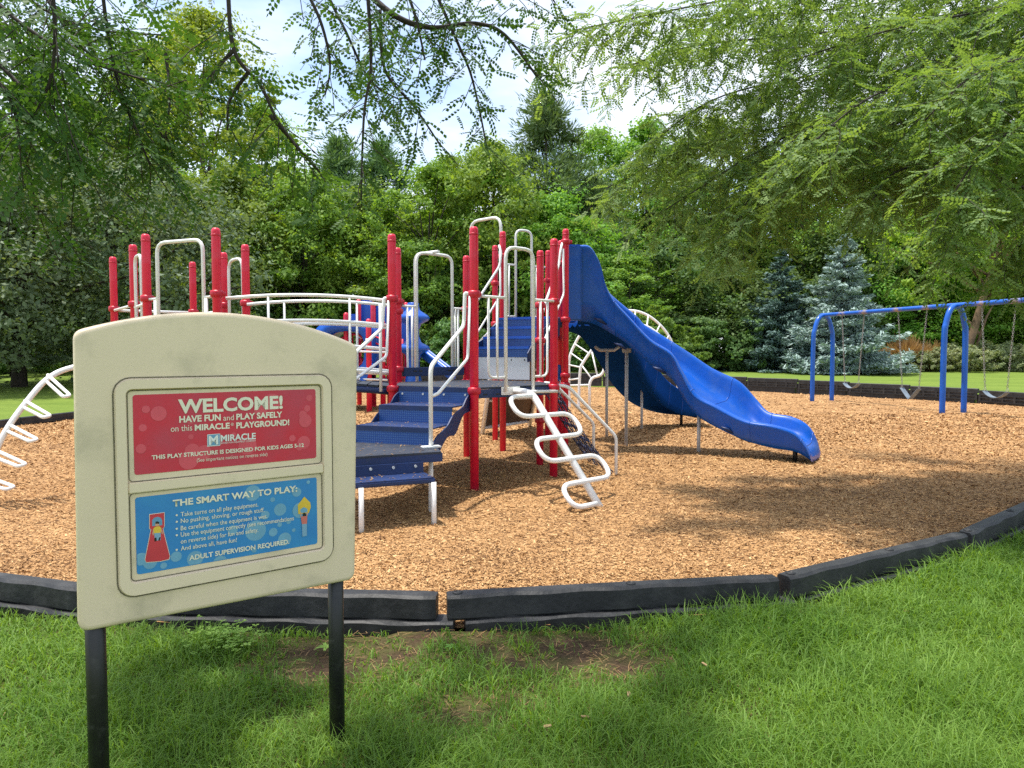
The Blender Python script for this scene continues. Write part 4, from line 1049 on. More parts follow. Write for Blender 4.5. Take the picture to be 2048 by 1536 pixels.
# ------------------------------------------------------------------ free-standing arch climber behind
AY = 17.8
ac = empty('arch_climber', (3.0, AY, 0), 'white tubular arch climbing ladder standing behind the blue slide', 'climber')
def arc3(pts): return [at(x, y, Y) for x, y, Y in pts]
ra = arc3([(1139, 815, 18.2), (1138, 760, 18.2), (1139, 717, 18.2), (1150, 688, 18.2), (1166, 663, 18.2), (1200, 634, 18.3), (1250, 621, 18.4), (1290, 628, 18.4), (1325, 655, 18.4), (1347, 692, 18.4), (1360, 745, 18.4), (1362, 806, 18.4)])
rb_ = arc3([(1157, 812, 17.3), (1160, 746, 17.3), (1167, 724, 17.3), (1193, 689, 17.3), (1225, 660, 17.3), (1262, 648, 17.4), (1300, 656, 17.4), (1335, 690, 17.4), (1352, 740, 17.4), (1358, 815, 17.4)])
rc = arc3([(1179, 813, 17.0), (1179, 766, 17.0), (1185, 755, 17.0), (1203, 751, 17.0), (1212, 731, 17.0), (1226, 716, 17.0), (1262, 705, 17.0), (1300, 720, 17.0), (1320, 760, 17.0), (1322, 815, 17.0)])
for r_ in (ra, rb_, rc): r_[0].z = -.1; r_[-1].z = -.1
A1, B1, C1 = spline(ra, 6), spline(rb_, 6), fillet(rc, .1, 4)
for p in (A1, B1, C1): MB().tube(p, .035, 8).build('curved_rail', 'white_paint', ac)
def pick(P, t): return P[min(len(P) - 1, int(t * (len(P) - 1)))]
for t in np.linspace(.1, .9, 14): MB().tube([pick(A1, t), pick(B1, t)], .02, 6).build('rung', 'white_paint', ac)
for t in (.2, .3, .4): MB().tube([pick(B1, t), pick(C1, t * .95)], .02, 6).build('rung', 'white_paint', ac)
MB().tube([at(1139, 771, 17.6), at(1180, 770, 17.0)], .025, 6).build('cross_bar', 'white_paint', ac)

# ------------------------------------------------------------------ far toddler play structure
TY = 17.6
ts = empty('toddler_play_structure', (-4.2, TY, 0), 'smaller red and blue play structure far behind the arched bridge', 'play structure')
band_me = MB().lathe([(.066, -.03), (.078, -.028), (.078, .028), (.066, .03)], (0, 0, 0), 14).mesh('band'); band_me.materials.append(MATS['white_paint'])
tp_me = {}
for px, top, Y, bands in ((717, 598, 18.6, (2.05, 1.8)), (746, 604, 18.2, (1.95, 1.75)), (692, 625, 17.2, (1.6,)), (737, 637, 16.6, (1.7, 1.0, .72)), (655, 638, 17.4, (1.6,)), (778, 612, 18.4, (1.9,)), (812, 604, 18.6, (1.95, 1.7)), (765, 640, 17.0, (1.2,))):
    p = at(px, top, Y); h = round(p.z, 2)
    me = MB().lathe([(.065, -.2), (.065, h - .07), (.055, h - .03), (.03, h - .006), (.004, h)], (0, 0, 0), 14).mesh('post'); me.materials.append(MATS['red_paint'])
    o_ = mesh_obj('post', me, None, ts, Matrix.Translation((p.x, p.y, 0)))
    for b_ in bands: mesh_obj('band', band_me, None, o_, Matrix.Translation((p.x, p.y, b_)))
def tbox(name, x0, y0, x1, y1, Y, depth, m, bev=.02):
    a_ = at(x0, y1, Y); b_ = at(x1, y0, Y); return MB().box(((a_.x + b_.x) / 2, Y + depth / 2, (a_.z + b_.z) / 2), (b_.x - a_.x, depth, b_.z - a_.z)).build(name, m, ts, bevel=bev)
# blue tunnel with a round mouth
tp = []; c = at(690, 700, 17.0); r = .62
mb = MB(); NN = 20
ring = []
for yy, sgn in ((16.9, 1), (18.2, 1)):
    for rr in (.72, .46): ring.append(len(mb.v)); [mb.v.append(Vector((c.x + (rr * math.copysign(abs(math.cos(t)) ** .6, math.cos(t)) * 1.05), yy, c.z + rr * math.copysign(abs(math.sin(t)) ** .6, math.sin(t)))) ) for t in np.linspace(0, 2 * math.pi, NN + 1)[:-1]]
for a_, b_ in ((ring[0], ring[1]), (ring[1], ring[3]), (ring[3], ring[2]), (ring[2], ring[0])):
    for i in range(NN): mb.face((a_ + i, a_ + (i + 1) % NN, b_ + (i + 1) % NN, b_ + i), True)
mb.build('crawl_tunnel', 'blue_plastic', ts, bevel=.03)
mb = MB(); cw = Vector((c.x + .1, 17.4, c.z)); 
mb.tube([cw + Vector((.4 * math.cos(t), 0, .4 * math.sin(t))) for t in np.linspace(0, 2 * math.pi, 17)[:-1]], .03, 6, closed=True)
for k in range(4): t = k * math.pi / 4; mb.tube([cw + Vector((.4 * math.cos(t), 0, .4 * math.sin(t))), cw - Vector((.4 * math.cos(t), 0, .4 * math.sin(t)))], .02, 5)
mb.build('steering_wheel', 'red_paint', ts)
tbox('roof_panel', 752, 612, 818, 690, 18.4, .06, 'blue_plastic'); tbox('roof_panel', 722, 600, 744, 645, 18.8, .05, 'blue_plastic'); tbox('roof_panel', 692, 628, 716, 650, 18.5, .05, 'blue_plastic')
tbox('deck', 640, 760, 775, 772, 16.8, 1.6, 'navy_coating'); tbox('deck', 760, 738, 840, 750, 17.4, 1.4, 'navy_coating')
for x0, y0, x1, y1 in ((745, 672, 800, 690), (745, 685, 815, 705), (745, 722, 800, 745), (770, 735, 830, 765), (760, 665, 760, 760), (775, 668, 775, 765), (790, 672, 790, 765), (805, 678, 805, 760)):
    MB().tube([at(x0, y0, 17.0), at(x1, y1, 17.0)], .022, 6).build('red_rail', 'red_paint', ts)
for y in (702, 745, 757): MB().tube([at(640, y - 2, 16.5), at(775, y + 3, 16.5)], .025, 6).build('white_rail', 'white_paint', ts)
sp_ = at(827, 760, 16.8); zt_ = at(827, 607, 16.8).z
MB().lathe([(.20, -.1), (.20, .75), (.16, .9), (.15, 1.2), (.20, 1.36), (.36, 1.44), (.40, 1.50), (.36, 1.56), (.2, 1.64), (.14, 1.8), (.14, 1.95), (.20, 2.08), (.36, 2.16), (.40, 2.22), (.36, 2.28), (.18, 2.4), (.14, 2.5), (.14, zt_), (.1, zt_ + .02)], (sp_.x, sp_.y, 0), 20).build('disc_pole', 'blue_plastic', ts)
a_, b_ = at(845, 705, 17.4), at(905, 752, 16.6)
rw = []
for k in range(6):
    t = k / 5; p = a_.lerp(b_, t); rw.append((p + Vector((-.05, -.3, .12)), p + Vector((.05, .3, .12)), .12, .2))
loft_slide('small_slide', rw, ts, n=2)
a_, b_ = at(712, 775, 16.4), at(735, 725, 16.6)
MB().slab([a_, b_, b_ + Vector((.12, .0, -.05)), a_ + Vector((.12, 0, -.08))], (0, .4, 0)).build('small_slide', 'blue_plastic', ts)
pg = at(905, 752, 16.6); MB().tube([Vector((pg.x - .1, pg.y, -.1)), Vector((pg.x - .1, pg.y, pg.z))], .04, 8).build('slide_foot', 'black_post', ts)

# ------------------------------------------------------------------ swing set
s1, s2 = (ground(1620, 803), ground(1667, 800)), (ground(1884, 828), ground(1927, 825))
c1 = (s1[0] + s1[1]) / 2; c2 = (s2[0] + s2[1]) / 2; bdir = (c2 - c1).normalized(); c3 = c2 + bdir * (c2 - c1).length
BZ = 2.46
sw = empty('swing_set', c2, 'blue steel swing set with arched legs at the right edge of the mulch', 'swing set')
across = (s2[1] - s2[0]).normalized(); ahalf = (s2[1] - s2[0]).length / 2
for c in (c1, c2, c3):
    P = [c - across * ahalf - ZU * .1, c - across * ahalf * .98 + ZU * (BZ - .75), c - across * ahalf * .86 + ZU * (BZ - .40), c - across * ahalf * .52 + ZU * (BZ - .10), c + ZU * BZ, c + across * ahalf * .52 + ZU * (BZ - .10), c + across * ahalf * .86 + ZU * (BZ - .40), c + across * ahalf * .98 + ZU * (BZ - .75), c + across * ahalf - ZU * .1]
    pipe('arched_leg', P, .062, 'blue_paint', sw, sp=6, sides=14)
hang = []
for a_, b_, off in ((1702, 1744, 0), (1789, 1836, 0), (1980, 2043, 0)): pass
bl_ = (c2 - c1).length
for t in (.17, .36, .62, .82): hang.append(c1 + bdir * (bl_ * t))
for t in (.15, .33, .60, .80): hang.append(c2 + bdir * (bl_ * t))
mb = MB(); nseg = 120; bp0, bp1 = c1 - bdir * .12 + ZU * (BZ + .02), c3 + bdir * .12 + ZU * (BZ + .02)
pts = [bp0.lerp(bp1, k / nseg) for k in range(nseg + 1)]; mb.tube(pts, .055, 14); ob = mb.build('top_beam', 'swing_beam_paint', sw)
ru = []
for p in pts:
    d_ = min(((p - ZU * (BZ + .02)) - h).length for h in hang); ru += [max(0, 1 - max(0, d_ - .02) / .14)] * 14
at_ = ob.data.attributes.new('rust', 'FLOAT', 'POINT'); at_.data.foreach_set('value', np.array(ru, np.float32))
labs = ['belt swing nearest the blue spruce, seat hanging level', 'belt swing with V-folded seat beside the middle blue leg', 'belt swing at the right edge of the photo beyond the middle leg', 'belt swing on the far right end of the swing set, outside the photo']
for k in range(3):
    h0, h1 = hang[2 * k], hang[2 * k + 1]; zs = .56 if k != 1 else .52
    mid = (h0 + h1) / 2; so_ = empty('swing', (mid.x, mid.y, .45), labs[k], 'swing', 'belt swings on the swing set')
    q0, q1 = V2(mid - bdir * .26, zs), V2(mid + bdir * .26, zs)
    sag = .13 if k != 1 else .26
    for h_, q in ((h0, q0), (h1, q1)):
        mb = MB(); top = V2(h_, BZ - .035); chain_links(mb, top, q + ZU * .1, .06, .0055)
        mb.tube([q + ZU * .1, q + ZU * .03 + bdir * .03, q, q + ZU * .03 - bdir * .03], .008, 5, closed=True); mb.build('chain', 'chain_steel', so_)
    if k == 1: prof_ = [q0, q0.lerp(q1, .47) - ZU * sag, q0.lerp(q1, .53) - ZU * sag, q1]
    else: prof_ = [q0.lerp(q1, t) - ZU * (sag * math.sin(math.pi * t) ** .8) for t in np.linspace(0, 1, 9)]
    acr = bdir.cross(ZU).normalized(); mb = MB(); n = len(prof_); 
    for p in prof_:
        for s_, z_ in ((-.07, 0), (.07, 0), (.07, -.012), (-.07, -.012)): mb.v.append(p + acr * s_ + ZU * z_)
    for i in range(n - 1):
        for j in range(4): mb.face((i * 4 + j, i * 4 + (j + 1) % 4, (i + 1) * 4 + (j + 1) % 4, (i + 1) * 4 + j))
    mb.face((3, 2, 1, 0)); mb.face([(n - 1) * 4 + j for j in range(4)]); mb.build('seat', 'rubber_belt', so_)

# ------------------------------------------------------------------ trees
def unit(v): return v / np.linalg.norm(v, axis=1, keepdims=True)
def leaf_quads(C, nrm, size, asp=.55, fold=0, direc=None):
    """rhombus leaf faces at centres C with normals nrm"""
    n = len(C); r = rng.normal(size=(n, 3)) if direc is None else direc
    u = unit(r - nrm * (r * nrm).sum(1, keepdims=True) + 1e-9); v = np.cross(nrm, u)
    s = size[:, None]
    V = np.stack([C - u * s, C + v * s * asp, C + u * s, C - v * s * asp], 1).reshape(-1, 3)
    return V, np.arange(4 * n).reshape(n, 4)
def crown_mesh(name, seed, rad, z0, z1, nclump, per, leaf, style='broad', zmax=.42, taper=1.0, mult=1.0):
    g = np.random.default_rng(seed); H = z1 - z0
    t = g.random(nclump) ** .85
    a = g.random(nclump) * 2 * np.pi
    def rad_at(t): return rad * np.where(t < zmax, .72 + .28 * np.sin(t / zmax * np.pi / 2), np.cos(((t - zmax) / (1 - zmax)) * np.pi / 2) ** (.62 * taper) + .0)
    lob = 1 + .22 * np.sin(a * 3 + t * 7 + seed) + .13 * np.sin(a * 7 - t * 11 + seed * 2)
    rr = rad_at(t) * lob * np.where(g.random(nclump) < .75, g.uniform(.78, 1.05, nclump), g.uniform(.25, .8, nclump))
    cc_ = np.stack([rr * np.cos(a), rr * np.sin(a), z0 + H * t], 1)
    cs = (.3 + .75 * g.random(nclump) ** 1.4) * rad * .27
    ax_ = unit(np.stack([np.cos(a), np.sin(a), .3 + 0 * a], 1) * .8 + g.normal(size=(nclump, 3)) * .6); el = g.uniform(.2, 1.7, nclump)
    idx = np.repeat(np.arange(nclump), per); n = len(idx)
    d = unit(g.normal(size=(n, 3))); k = g.random(n) ** .6
    P = cc_[idx] + d * (k * cs[idx])[:, None] * np.array([1.1, 1.1, .62]) + ax_[idx] * ((d * ax_[idx]).sum(1) * k * cs[idx] * el[idx])[:, None]
    P[:, 2] = np.maximum(P[:, 2], .08)
    outw = np.stack([np.cos(a[idx]), np.sin(a[idx]), .5 + 0 * idx], 1)
    nr = unit(outw * .45 + d * .55 + g.normal(size=(n, 3)) * .75 + np.array([0, 0, .5]))
    sz = leaf * g.uniform(.45, 1.35, n)
    if style == 'needle':
        V, Q = leaf_quads(P, unit(np.cross(d, g.normal(size=(n, 3)))), sz * 1.5, .16, direc=d + np.array([0, 0, .5]))
    else: V, Q = leaf_quads(P, nr, sz, .55)
    cl = g.normal(0, .16, nclump)[idx]
    rn = np.clip(g.normal(.5, .22, n) + cl, 0, 1)
    return fast_mesh(name, V, Q, False, {'rnd': np.repeat(rn, 4)}), cc_
def spruce_mesh(name, seed, rad, H):
    g = np.random.default_rng(seed); C = []; Dr = []; Nn = []
    zs = np.linspace(.03, .97, 24)
    for z in zs:
        nb_ = int(8.5 * (1 - z) + 5)
        for b in range(nb_):
            a = g.random() * 6.283; L = rad * (1 - z) ** .8 * g.uniform(.62, 1.15) + .12; n = int(34 + 260 * (L / rad)); z_b = z + g.normal(0, .016); tilt = g.uniform(.7, 1.35)
            s = g.random(n) ** .65; lat = (g.random(n) * 2 - 1) * .40 * L * (1 - s * .75) + g.normal(0, .03, n)
            dr = -.30 * s + .26 * s ** 3
            x = s * L; zz = z_b * H + dr * tilt * L + g.normal(0, .024 * L + .015, n)
            ca, sa = math.cos(a), math.sin(a)
            C.append(np.stack([ca * x - sa * lat, sa * x + ca * lat, np.maximum(.06, zz)], 1))
            f = np.sign(lat) * .7; Dr.append(np.stack([ca - sa * f, sa + ca * f, .25 + 0 * f + g.normal(0, .2, n)], 1)); Nn.append(np.stack([0 * f + g.normal(0, .5, n), g.normal(0, .5, n), 1 + 0 * f], 1))
    C = np.concatenate(C); Dr = np.concatenate(Dr); Nn = unit(np.concatenate(Nn)); n = len(C)
    V, Q = leaf_quads(C, Nn, g.uniform(.06, .13, n) * (rad / 2.4), .30, direc=Dr)
    return fast_mesh(name, V, Q, False, {'rnd': np.repeat(np.clip(g.normal(.5, .25, n), 0, 1), 4)})
def trunk_mesh(name, H, r, limbs, seed, lean=(0, 0), z_limb=.25):
    g = random.Random(seed); mb = MB()
    P = [Vector((lean[0] * (t ** 1.3) * H + g.uniform(-.03, .03) * H * .3, lean[1] * (t ** 1.3) * H + g.uniform(-.03, .03) * H * .3, t * H - .25 * (t == 0))) for t in np.linspace(0, 1, 8)]
    mb.tube(P, [r * 1.25] + [r * (1 - .8 * t) for t in np.linspace(.14, 1, 7)], 8)
    for c in limbs:
        z = max(.3, c[2] * g.uniform(.35, .75)); t = min(.95, z / H); s = P[0].lerp(P[-1], t); e = Vector(c); m_ = s.lerp(e, .5) + Vector((0, 0, .12 * H * .3))
        mb.tube([s, m_, e], [r * .4 * (1 - .5 * t), r * .26, r * .08], 5)
    me = mb.mesh(name); return me
VAR = {}
def variant(key, leafm, barkm, tr, *a, **k):
    me, cc_ = crown_mesh('crown_' + key, *a, **k); me.materials.append(MATS[leafm])
    sel = [tuple(c) for c in cc_[:: max(1, len(cc_) // 14)]]
    t = trunk_mesh('trunk_' + key, tr[0], tr[1], sel, a[0], tr[2] if len(tr) > 2 else (0, 0)); t.materials.append(MATS[barkm]); VAR[key] = (me, t)
variant('edge_a', 'leaf_green', 'bark_dark', (9, .16), 11, 3.6, .1, 11, 190, 190, .105)
variant('edge_b', 'leaf_green', 'bark_dark', (8, .16), 12, 3.9, .1, 9.5, 190, 190, .105, zmax=.35)
variant('edge_c', 'leaf_green', 'bark_dark', (9, .15), 13, 3.1, .3, 11.5, 170, 180, .095, zmax=.5)
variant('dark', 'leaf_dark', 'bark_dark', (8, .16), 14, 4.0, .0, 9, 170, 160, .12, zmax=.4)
variant('tall_yellow', 'leaf_yellow', 'bark', (15, .22), 15, 3.8, 3.0, 18, 190, 170, .11, zmax=.5)
variant('tall_green', 'leaf_green', 'bark', (14, .22), 16, 4.0, 2.5, 17, 190, 170, .12, zmax=.45)
variant('pine', 'needle_pine', 'bark_dark', (16, .2), 17, 3.9, .5, 16, 230, 170, .15, style='needle', zmax=.2, taper=1.5)
variant('maple', 'leaf_maple', 'bark_dark', (6, .2), 18, 3.9, .8, 7.4, 190, 150, .085, zmax=.45)
variant('shrub', 'leaf_dark', 'bark_dark', (1.2, .03), 19, 1.25, .0, 2.0, 60, 120, .07, zmax=.4)
variant('shrub_bright', 'leaf_shrub_bright', 'bark_dark', (1.6, .03), 20, 1.2, .0, 2.6, 60, 130, .07, zmax=.4)
variant('perennial', 'leaf_pale', 'bark_dark', (.8, .02), 21, .9, .0, 1.1, 45, 110, .05, zmax=.4)
variant('open_tree', 'leaf_yellow', 'bark_tan', (9, .24, (.28, 0)), 22, 3.4, 3.0, 11, 120, 140, .10, zmax=.5)
sp1 = spruce_mesh('crown_blue_spruce', 31, 2.85, 6.3); sp1.materials.append(MATS['needle_spruce'])
sp2 = spruce_mesh('crown_dark_spruce', 32, 2.9, 6.8); sp2.materials.append(MATS['needle_shaded_spruce'])
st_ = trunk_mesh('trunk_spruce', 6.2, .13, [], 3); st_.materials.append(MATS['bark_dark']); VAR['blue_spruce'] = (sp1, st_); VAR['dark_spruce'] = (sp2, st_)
def plant(key, name, px, Y, label, cat, group, s=1.0, rz=None, sz=None, x=None):
    X_ = x if x is not None else (px - 1024) / FPX * Y; z = float(lawn_z(np.array(X_), np.array(float(Y))))
    M = Matrix.Translation((X_, Y, z)) @ Matrix.Rotation(random.random() * 6.28 if rz is None else rz, 4, 'Z') @ Matrix.Diagonal((s, s, sz or s, 1))
    t = empty(name, (X_, Y, z), label, cat, group, M); me, tm = VAR[key]
    mesh_obj('crown' if cat in ('tree',) else 'foliage', me, None, t, M); mesh_obj('trunk' if cat == 'tree' else 'stem', tm, None, t, M); return t
GE = 'broadleaf trees along the edge of the wood'
for key, px, Y, s, sz, lab in (
    ('edge_c', 330, 38, 1.0, .95, 'bright green broadleaf tree behind the red posts of the left tower'),
    ('edge_a', 470, 36.5, 1.0, .95, 'bright green broadleaf tree behind the arched bridge, left part'),
    ('edge_b', 610, 37, 1.0, 1.05, 'bright green broadleaf tree above the arched bridge rails'),
    ('edge_a', 745, 38, .95, .92, 'green broadleaf tree behind the two red posts left of the stairs'),
    ('edge_c', 860, 36.5, 1.0, .90, 'bright green broadleaf tree behind the white loop guard at centre'),
    ('edge_b', 985, 37.5, 1.05, 1.12, 'rounded bright green broadleaf tree behind the tallest white loop'),
    ('edge_a', 1120, 37, .95, .86, 'bright green broadleaf tree behind the top of the blue slide'),
    ('edge_c', 1255, 36, .80, .62, 'small leafy tree with light branches right of the slide hood'),
    ('dark', 1340, 38, .9, .82, 'dark green tree in shade behind the middle of the slide'),
    ('dark', 1460, 37, .85, .70, 'dark shaded tree between the slide and the spruces'),
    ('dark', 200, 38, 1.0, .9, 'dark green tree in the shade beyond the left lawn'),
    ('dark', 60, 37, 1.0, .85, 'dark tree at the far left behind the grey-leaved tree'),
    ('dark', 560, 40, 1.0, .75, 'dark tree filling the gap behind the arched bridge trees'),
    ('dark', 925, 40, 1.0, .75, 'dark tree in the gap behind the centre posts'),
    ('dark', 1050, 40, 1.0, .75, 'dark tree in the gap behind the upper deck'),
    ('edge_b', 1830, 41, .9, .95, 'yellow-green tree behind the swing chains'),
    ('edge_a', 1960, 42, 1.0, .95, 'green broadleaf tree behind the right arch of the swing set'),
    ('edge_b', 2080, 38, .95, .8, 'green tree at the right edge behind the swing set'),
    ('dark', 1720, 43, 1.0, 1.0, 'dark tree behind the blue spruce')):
    plant(key, 'broadleaf_tree', px, Y, lab, 'tree', GE, s, None, s * sz)
for k_, (px, Y) in enumerate(((2190, 39), (2330, 37), (2480, 36), (2660, 35), (2900, 33))):
    plant(('edge_b', 'edge_a', 'dark', 'edge_c', 'edge_a')[k_], 'broadleaf_tree', px, Y, ORD[k_] + ' green tree beyond the right edge of the photo', 'tree', GE, 1.0)
GT = 'tall trees at the back of the wood'
for key, nm, px, Y, s, lab in (
    ('tall_yellow', 'tall_tree', 415, 43, 1.17, 'tallest yellow-green tree against the sky at upper left'),
    ('tall_green', 'tall_tree', 300, 47, 1.22, 'tall dark green tree behind the yellow-green one at upper left'),
    ('tall_green', 'tall_tree', 90, 45, 1.05, 'tall green tree seen through the hanging leaves at far left'),
    ('tall_yellow', 'tall_tree', 530, 46, .92, 'yellow-green tree right of the tallest one at upper left'),
    ('tall_yellow', 'tall_tree', 900, 45, .72, 'yellow-green tree just left of the tall pine'),
    ('tall_yellow', 'tall_tree', 985, 47, .80, 'olive yellow-green tree close beside the tall pine'),
    ('tall_yellow', 'tall_tree', 1195, 48, .86, 'thin yellow-green tree right of the tall pine'),
    ('tall_green', 'tall_tree', 1290, 47, .92, 'tall green tree partly behind the drooping locust leaves'),
    ('tall_green', 'tall_tree', 1420, 48, .95, 'tall tree hidden behind the middle of the drooping locust'),
    ('tall_green', 'tall_tree', 1600, 48, .95, 'tall tree behind the spruces and the locust leaves'),
    ('tall_yellow', 'tall_tree', 1780, 50, .9, 'yellow-green tree glimpsed right of the blue spruce'),
    ('tall_green', 'tall_tree', 1950, 50, 1.0, 'tall tree behind the swing beam at far right'),
    ('pine', 'pine_tree', 680, 43, .86, 'left pine of the pair standing in the gap of sky'),
    ('pine', 'pine_tree', 770, 44, .86, 'right pine of the pair standing in the gap of sky'),
    ('pine', 'pine_tree', 1092, 43, 1.02, 'tallest pine, its tip against the sky at centre'),
    ('pine', 'pine_tree', 1190, 42, .70, 'smaller pine right of the tallest pine'),
    ('pine', 'pine_tree', 520, 42, .72, 'pine behind the left part of the arched bridge')):
    plant(key, nm, px, Y, lab, 'tree', GT, s)
BK = ['far left', 'the left tower', 'the arched bridge', 'the stairs', 'the upper deck', 'the slide', 'the slide exit', 'the dark spruce', 'the blue spruce', 'the middle swing legs', 'the right edge']
for px, s, lab in zip((-40, 180, 620, 800, 1010, 1230, 1380, 1520, 1690, 1850, 2020), (1, 1, .62, .6, .7, .75, .85, .9, .95, .95, 1), BK):
    plant('tall_green' if px != 1850 else 'tall_yellow', 'tall_tree', px, 56, 'tree in the rearmost row of the wood, behind ' + lab, 'tree', 'rearmost trees of the wood', s)
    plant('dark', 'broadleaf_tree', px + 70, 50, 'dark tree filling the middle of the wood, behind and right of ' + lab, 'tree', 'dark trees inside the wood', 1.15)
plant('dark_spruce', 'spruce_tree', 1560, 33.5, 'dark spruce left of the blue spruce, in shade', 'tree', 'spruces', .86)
plant('blue_spruce', 'spruce_tree', 1683, 31.5, 'blue-grey spruce behind the left arch of the swing set', 'tree', 'spruces', 1.0, 1.0)
plant('open_tree', 'leaning_tree', 1935, 36, 'tree with a leaning brown trunk right of the middle swing legs', 'tree', None, 1.0, 0.2)
for px, Y, s, lab in ((40, 24.5, 1.12, 'grey-green large-leaved tree at the left edge of the photo'), (270, 27, 1.12, 'grey-green large-leaved tree behind the left red posts'), (-190, 23, 1.1, 'grey-green large-leaved tree just outside the left edge')):
    plant('maple', 'maple_tree', px, Y, lab, 'tree', 'large-leaved trees on the left', s)
def bough(pts, label):
    pass
GS = 'shrubs along the foot of the wood'
k = 0
shr = ['dark low shrub at the foot of the wood, behind the left tower', 'dark low shrub behind the sign, left', 'dark low shrub behind the sign, right', 'dark low shrub behind the toddler play structure', 'dark low shrub just left of the stairs', 'dark low shrub behind the centre post', 'dark low shrub behind the upper deck', 'dark low shrub under the slide hood', 'dark low shrub behind the arch climber', 'dark low shrub right of the arch climber', 'dark low shrub behind the slide exit', 'dark low shrub left of the spruces', 'dark low shrub at the left lawn edge', 'dark low shrub at far left under the grey-leaved tree']
for (px, Y, s), lab in zip(((300, 34, 1.1), (420, 33.5, 1.1), (560, 33, 1.1), (690, 33.5, 1.15), (800, 33, 1.2), (900, 32.5, 1.2), (1010, 32.5, 1.1), (1110, 33, 1.1), (1210, 33, 1.15), (1420, 34, 1.2), (1500, 34, 1.3), (1570, 35, 1.2), (150, 33, 1.2), (20, 31, 1.3)), shr):
    plant('shrub', 'shrub', px, Y, lab, 'shrub', GS, s)
plant('shrub_bright', 'shrub', 1310, 31, 'bright yellow-green shrub behind the white arch climber', 'shrub', None, 1.15)
plant('shrub_bright', 'shrub', 1375, 31.5, 'lower bright yellow-green shrub right of the arch climber', 'shrub', None, .8)
for px, Y, s, lab in ((1880, 33, 1.0, 'pale flowering plant behind the middle swing legs'), (1940, 32.5, 1.1, 'pale flowering plant right of the middle swing legs'), (1990, 33.5, 1.1, 'pale flowering plant below the leaning trunk'), (2045, 33, 1.1, 'pale flowering plant at the right edge of the photo'), (1810, 33.5, .9, 'low pale plant below the brown grass clump'), (1845, 33, .85, 'low pale plant left of the middle swing legs'), (1905, 34, 1.15, 'taller pale plant between the middle swing legs'), (1965, 34.5, 1.25, 'taller pale plant under the leaning trunk'), (2020, 34.5, 1.2, 'taller pale plant near the right edge')):
    plant('perennial', 'perennial_plant', px, Y, lab, 'plant', 'perennials behind the swing set', s)
def grass_clump(px, Y, h, n, label):
    X_ = (px - 1024) / FPX * Y; z = float(lawn_z(np.array(X_), np.array(float(Y)))); t = empty('grass_clump', (X_, Y, z), label, 'plant', 'brown ornamental grasses')
    a = rng.random(n) * 6.28; r0 = rng.random(n) * .35; L = h * rng.uniform(.6, 1.1, n); sp = rng.uniform(.1, .75, n)
    B0 = np.stack([X_ + r0 * np.cos(a), Y + r0 * np.sin(a), z + 0 * a], 1); d = np.stack([np.cos(a) * sp, np.sin(a) * sp, 1 - .3 * sp], 1)
    wv = np.stack([-np.sin(a), np.cos(a), 0 * a], 1) * .02; Md = B0 + d * (L * .55)[:, None]; T = B0 + d * L[:, None] - np.array([0, 0, 1]) * (L * sp * .35)[:, None]
    V = np.stack([B0 - wv, B0 + wv, Md + wv, Md - wv, T + wv * .3, T - wv * .3], 1).reshape(-1, 3); b = np.arange(n) * 6
    Q = np.concatenate([np.stack([b, b + 1, b + 2, b + 3], 1), np.stack([b + 3, b + 2, b + 4, b + 5], 1)])
    mesh_obj('foliage', fast_mesh('grass_clump', V, Q, False, {'rnd': np.repeat(rng.random(n), 6)}), 'leaf_tan', t)
grass_clump(1810, 34, 1.9, 900, 'brown ornamental grass clump right of the blue spruce'); grass_clump(1855, 34.5, 1.6, 700, 'smaller brown grass clump left of the middle swing legs')

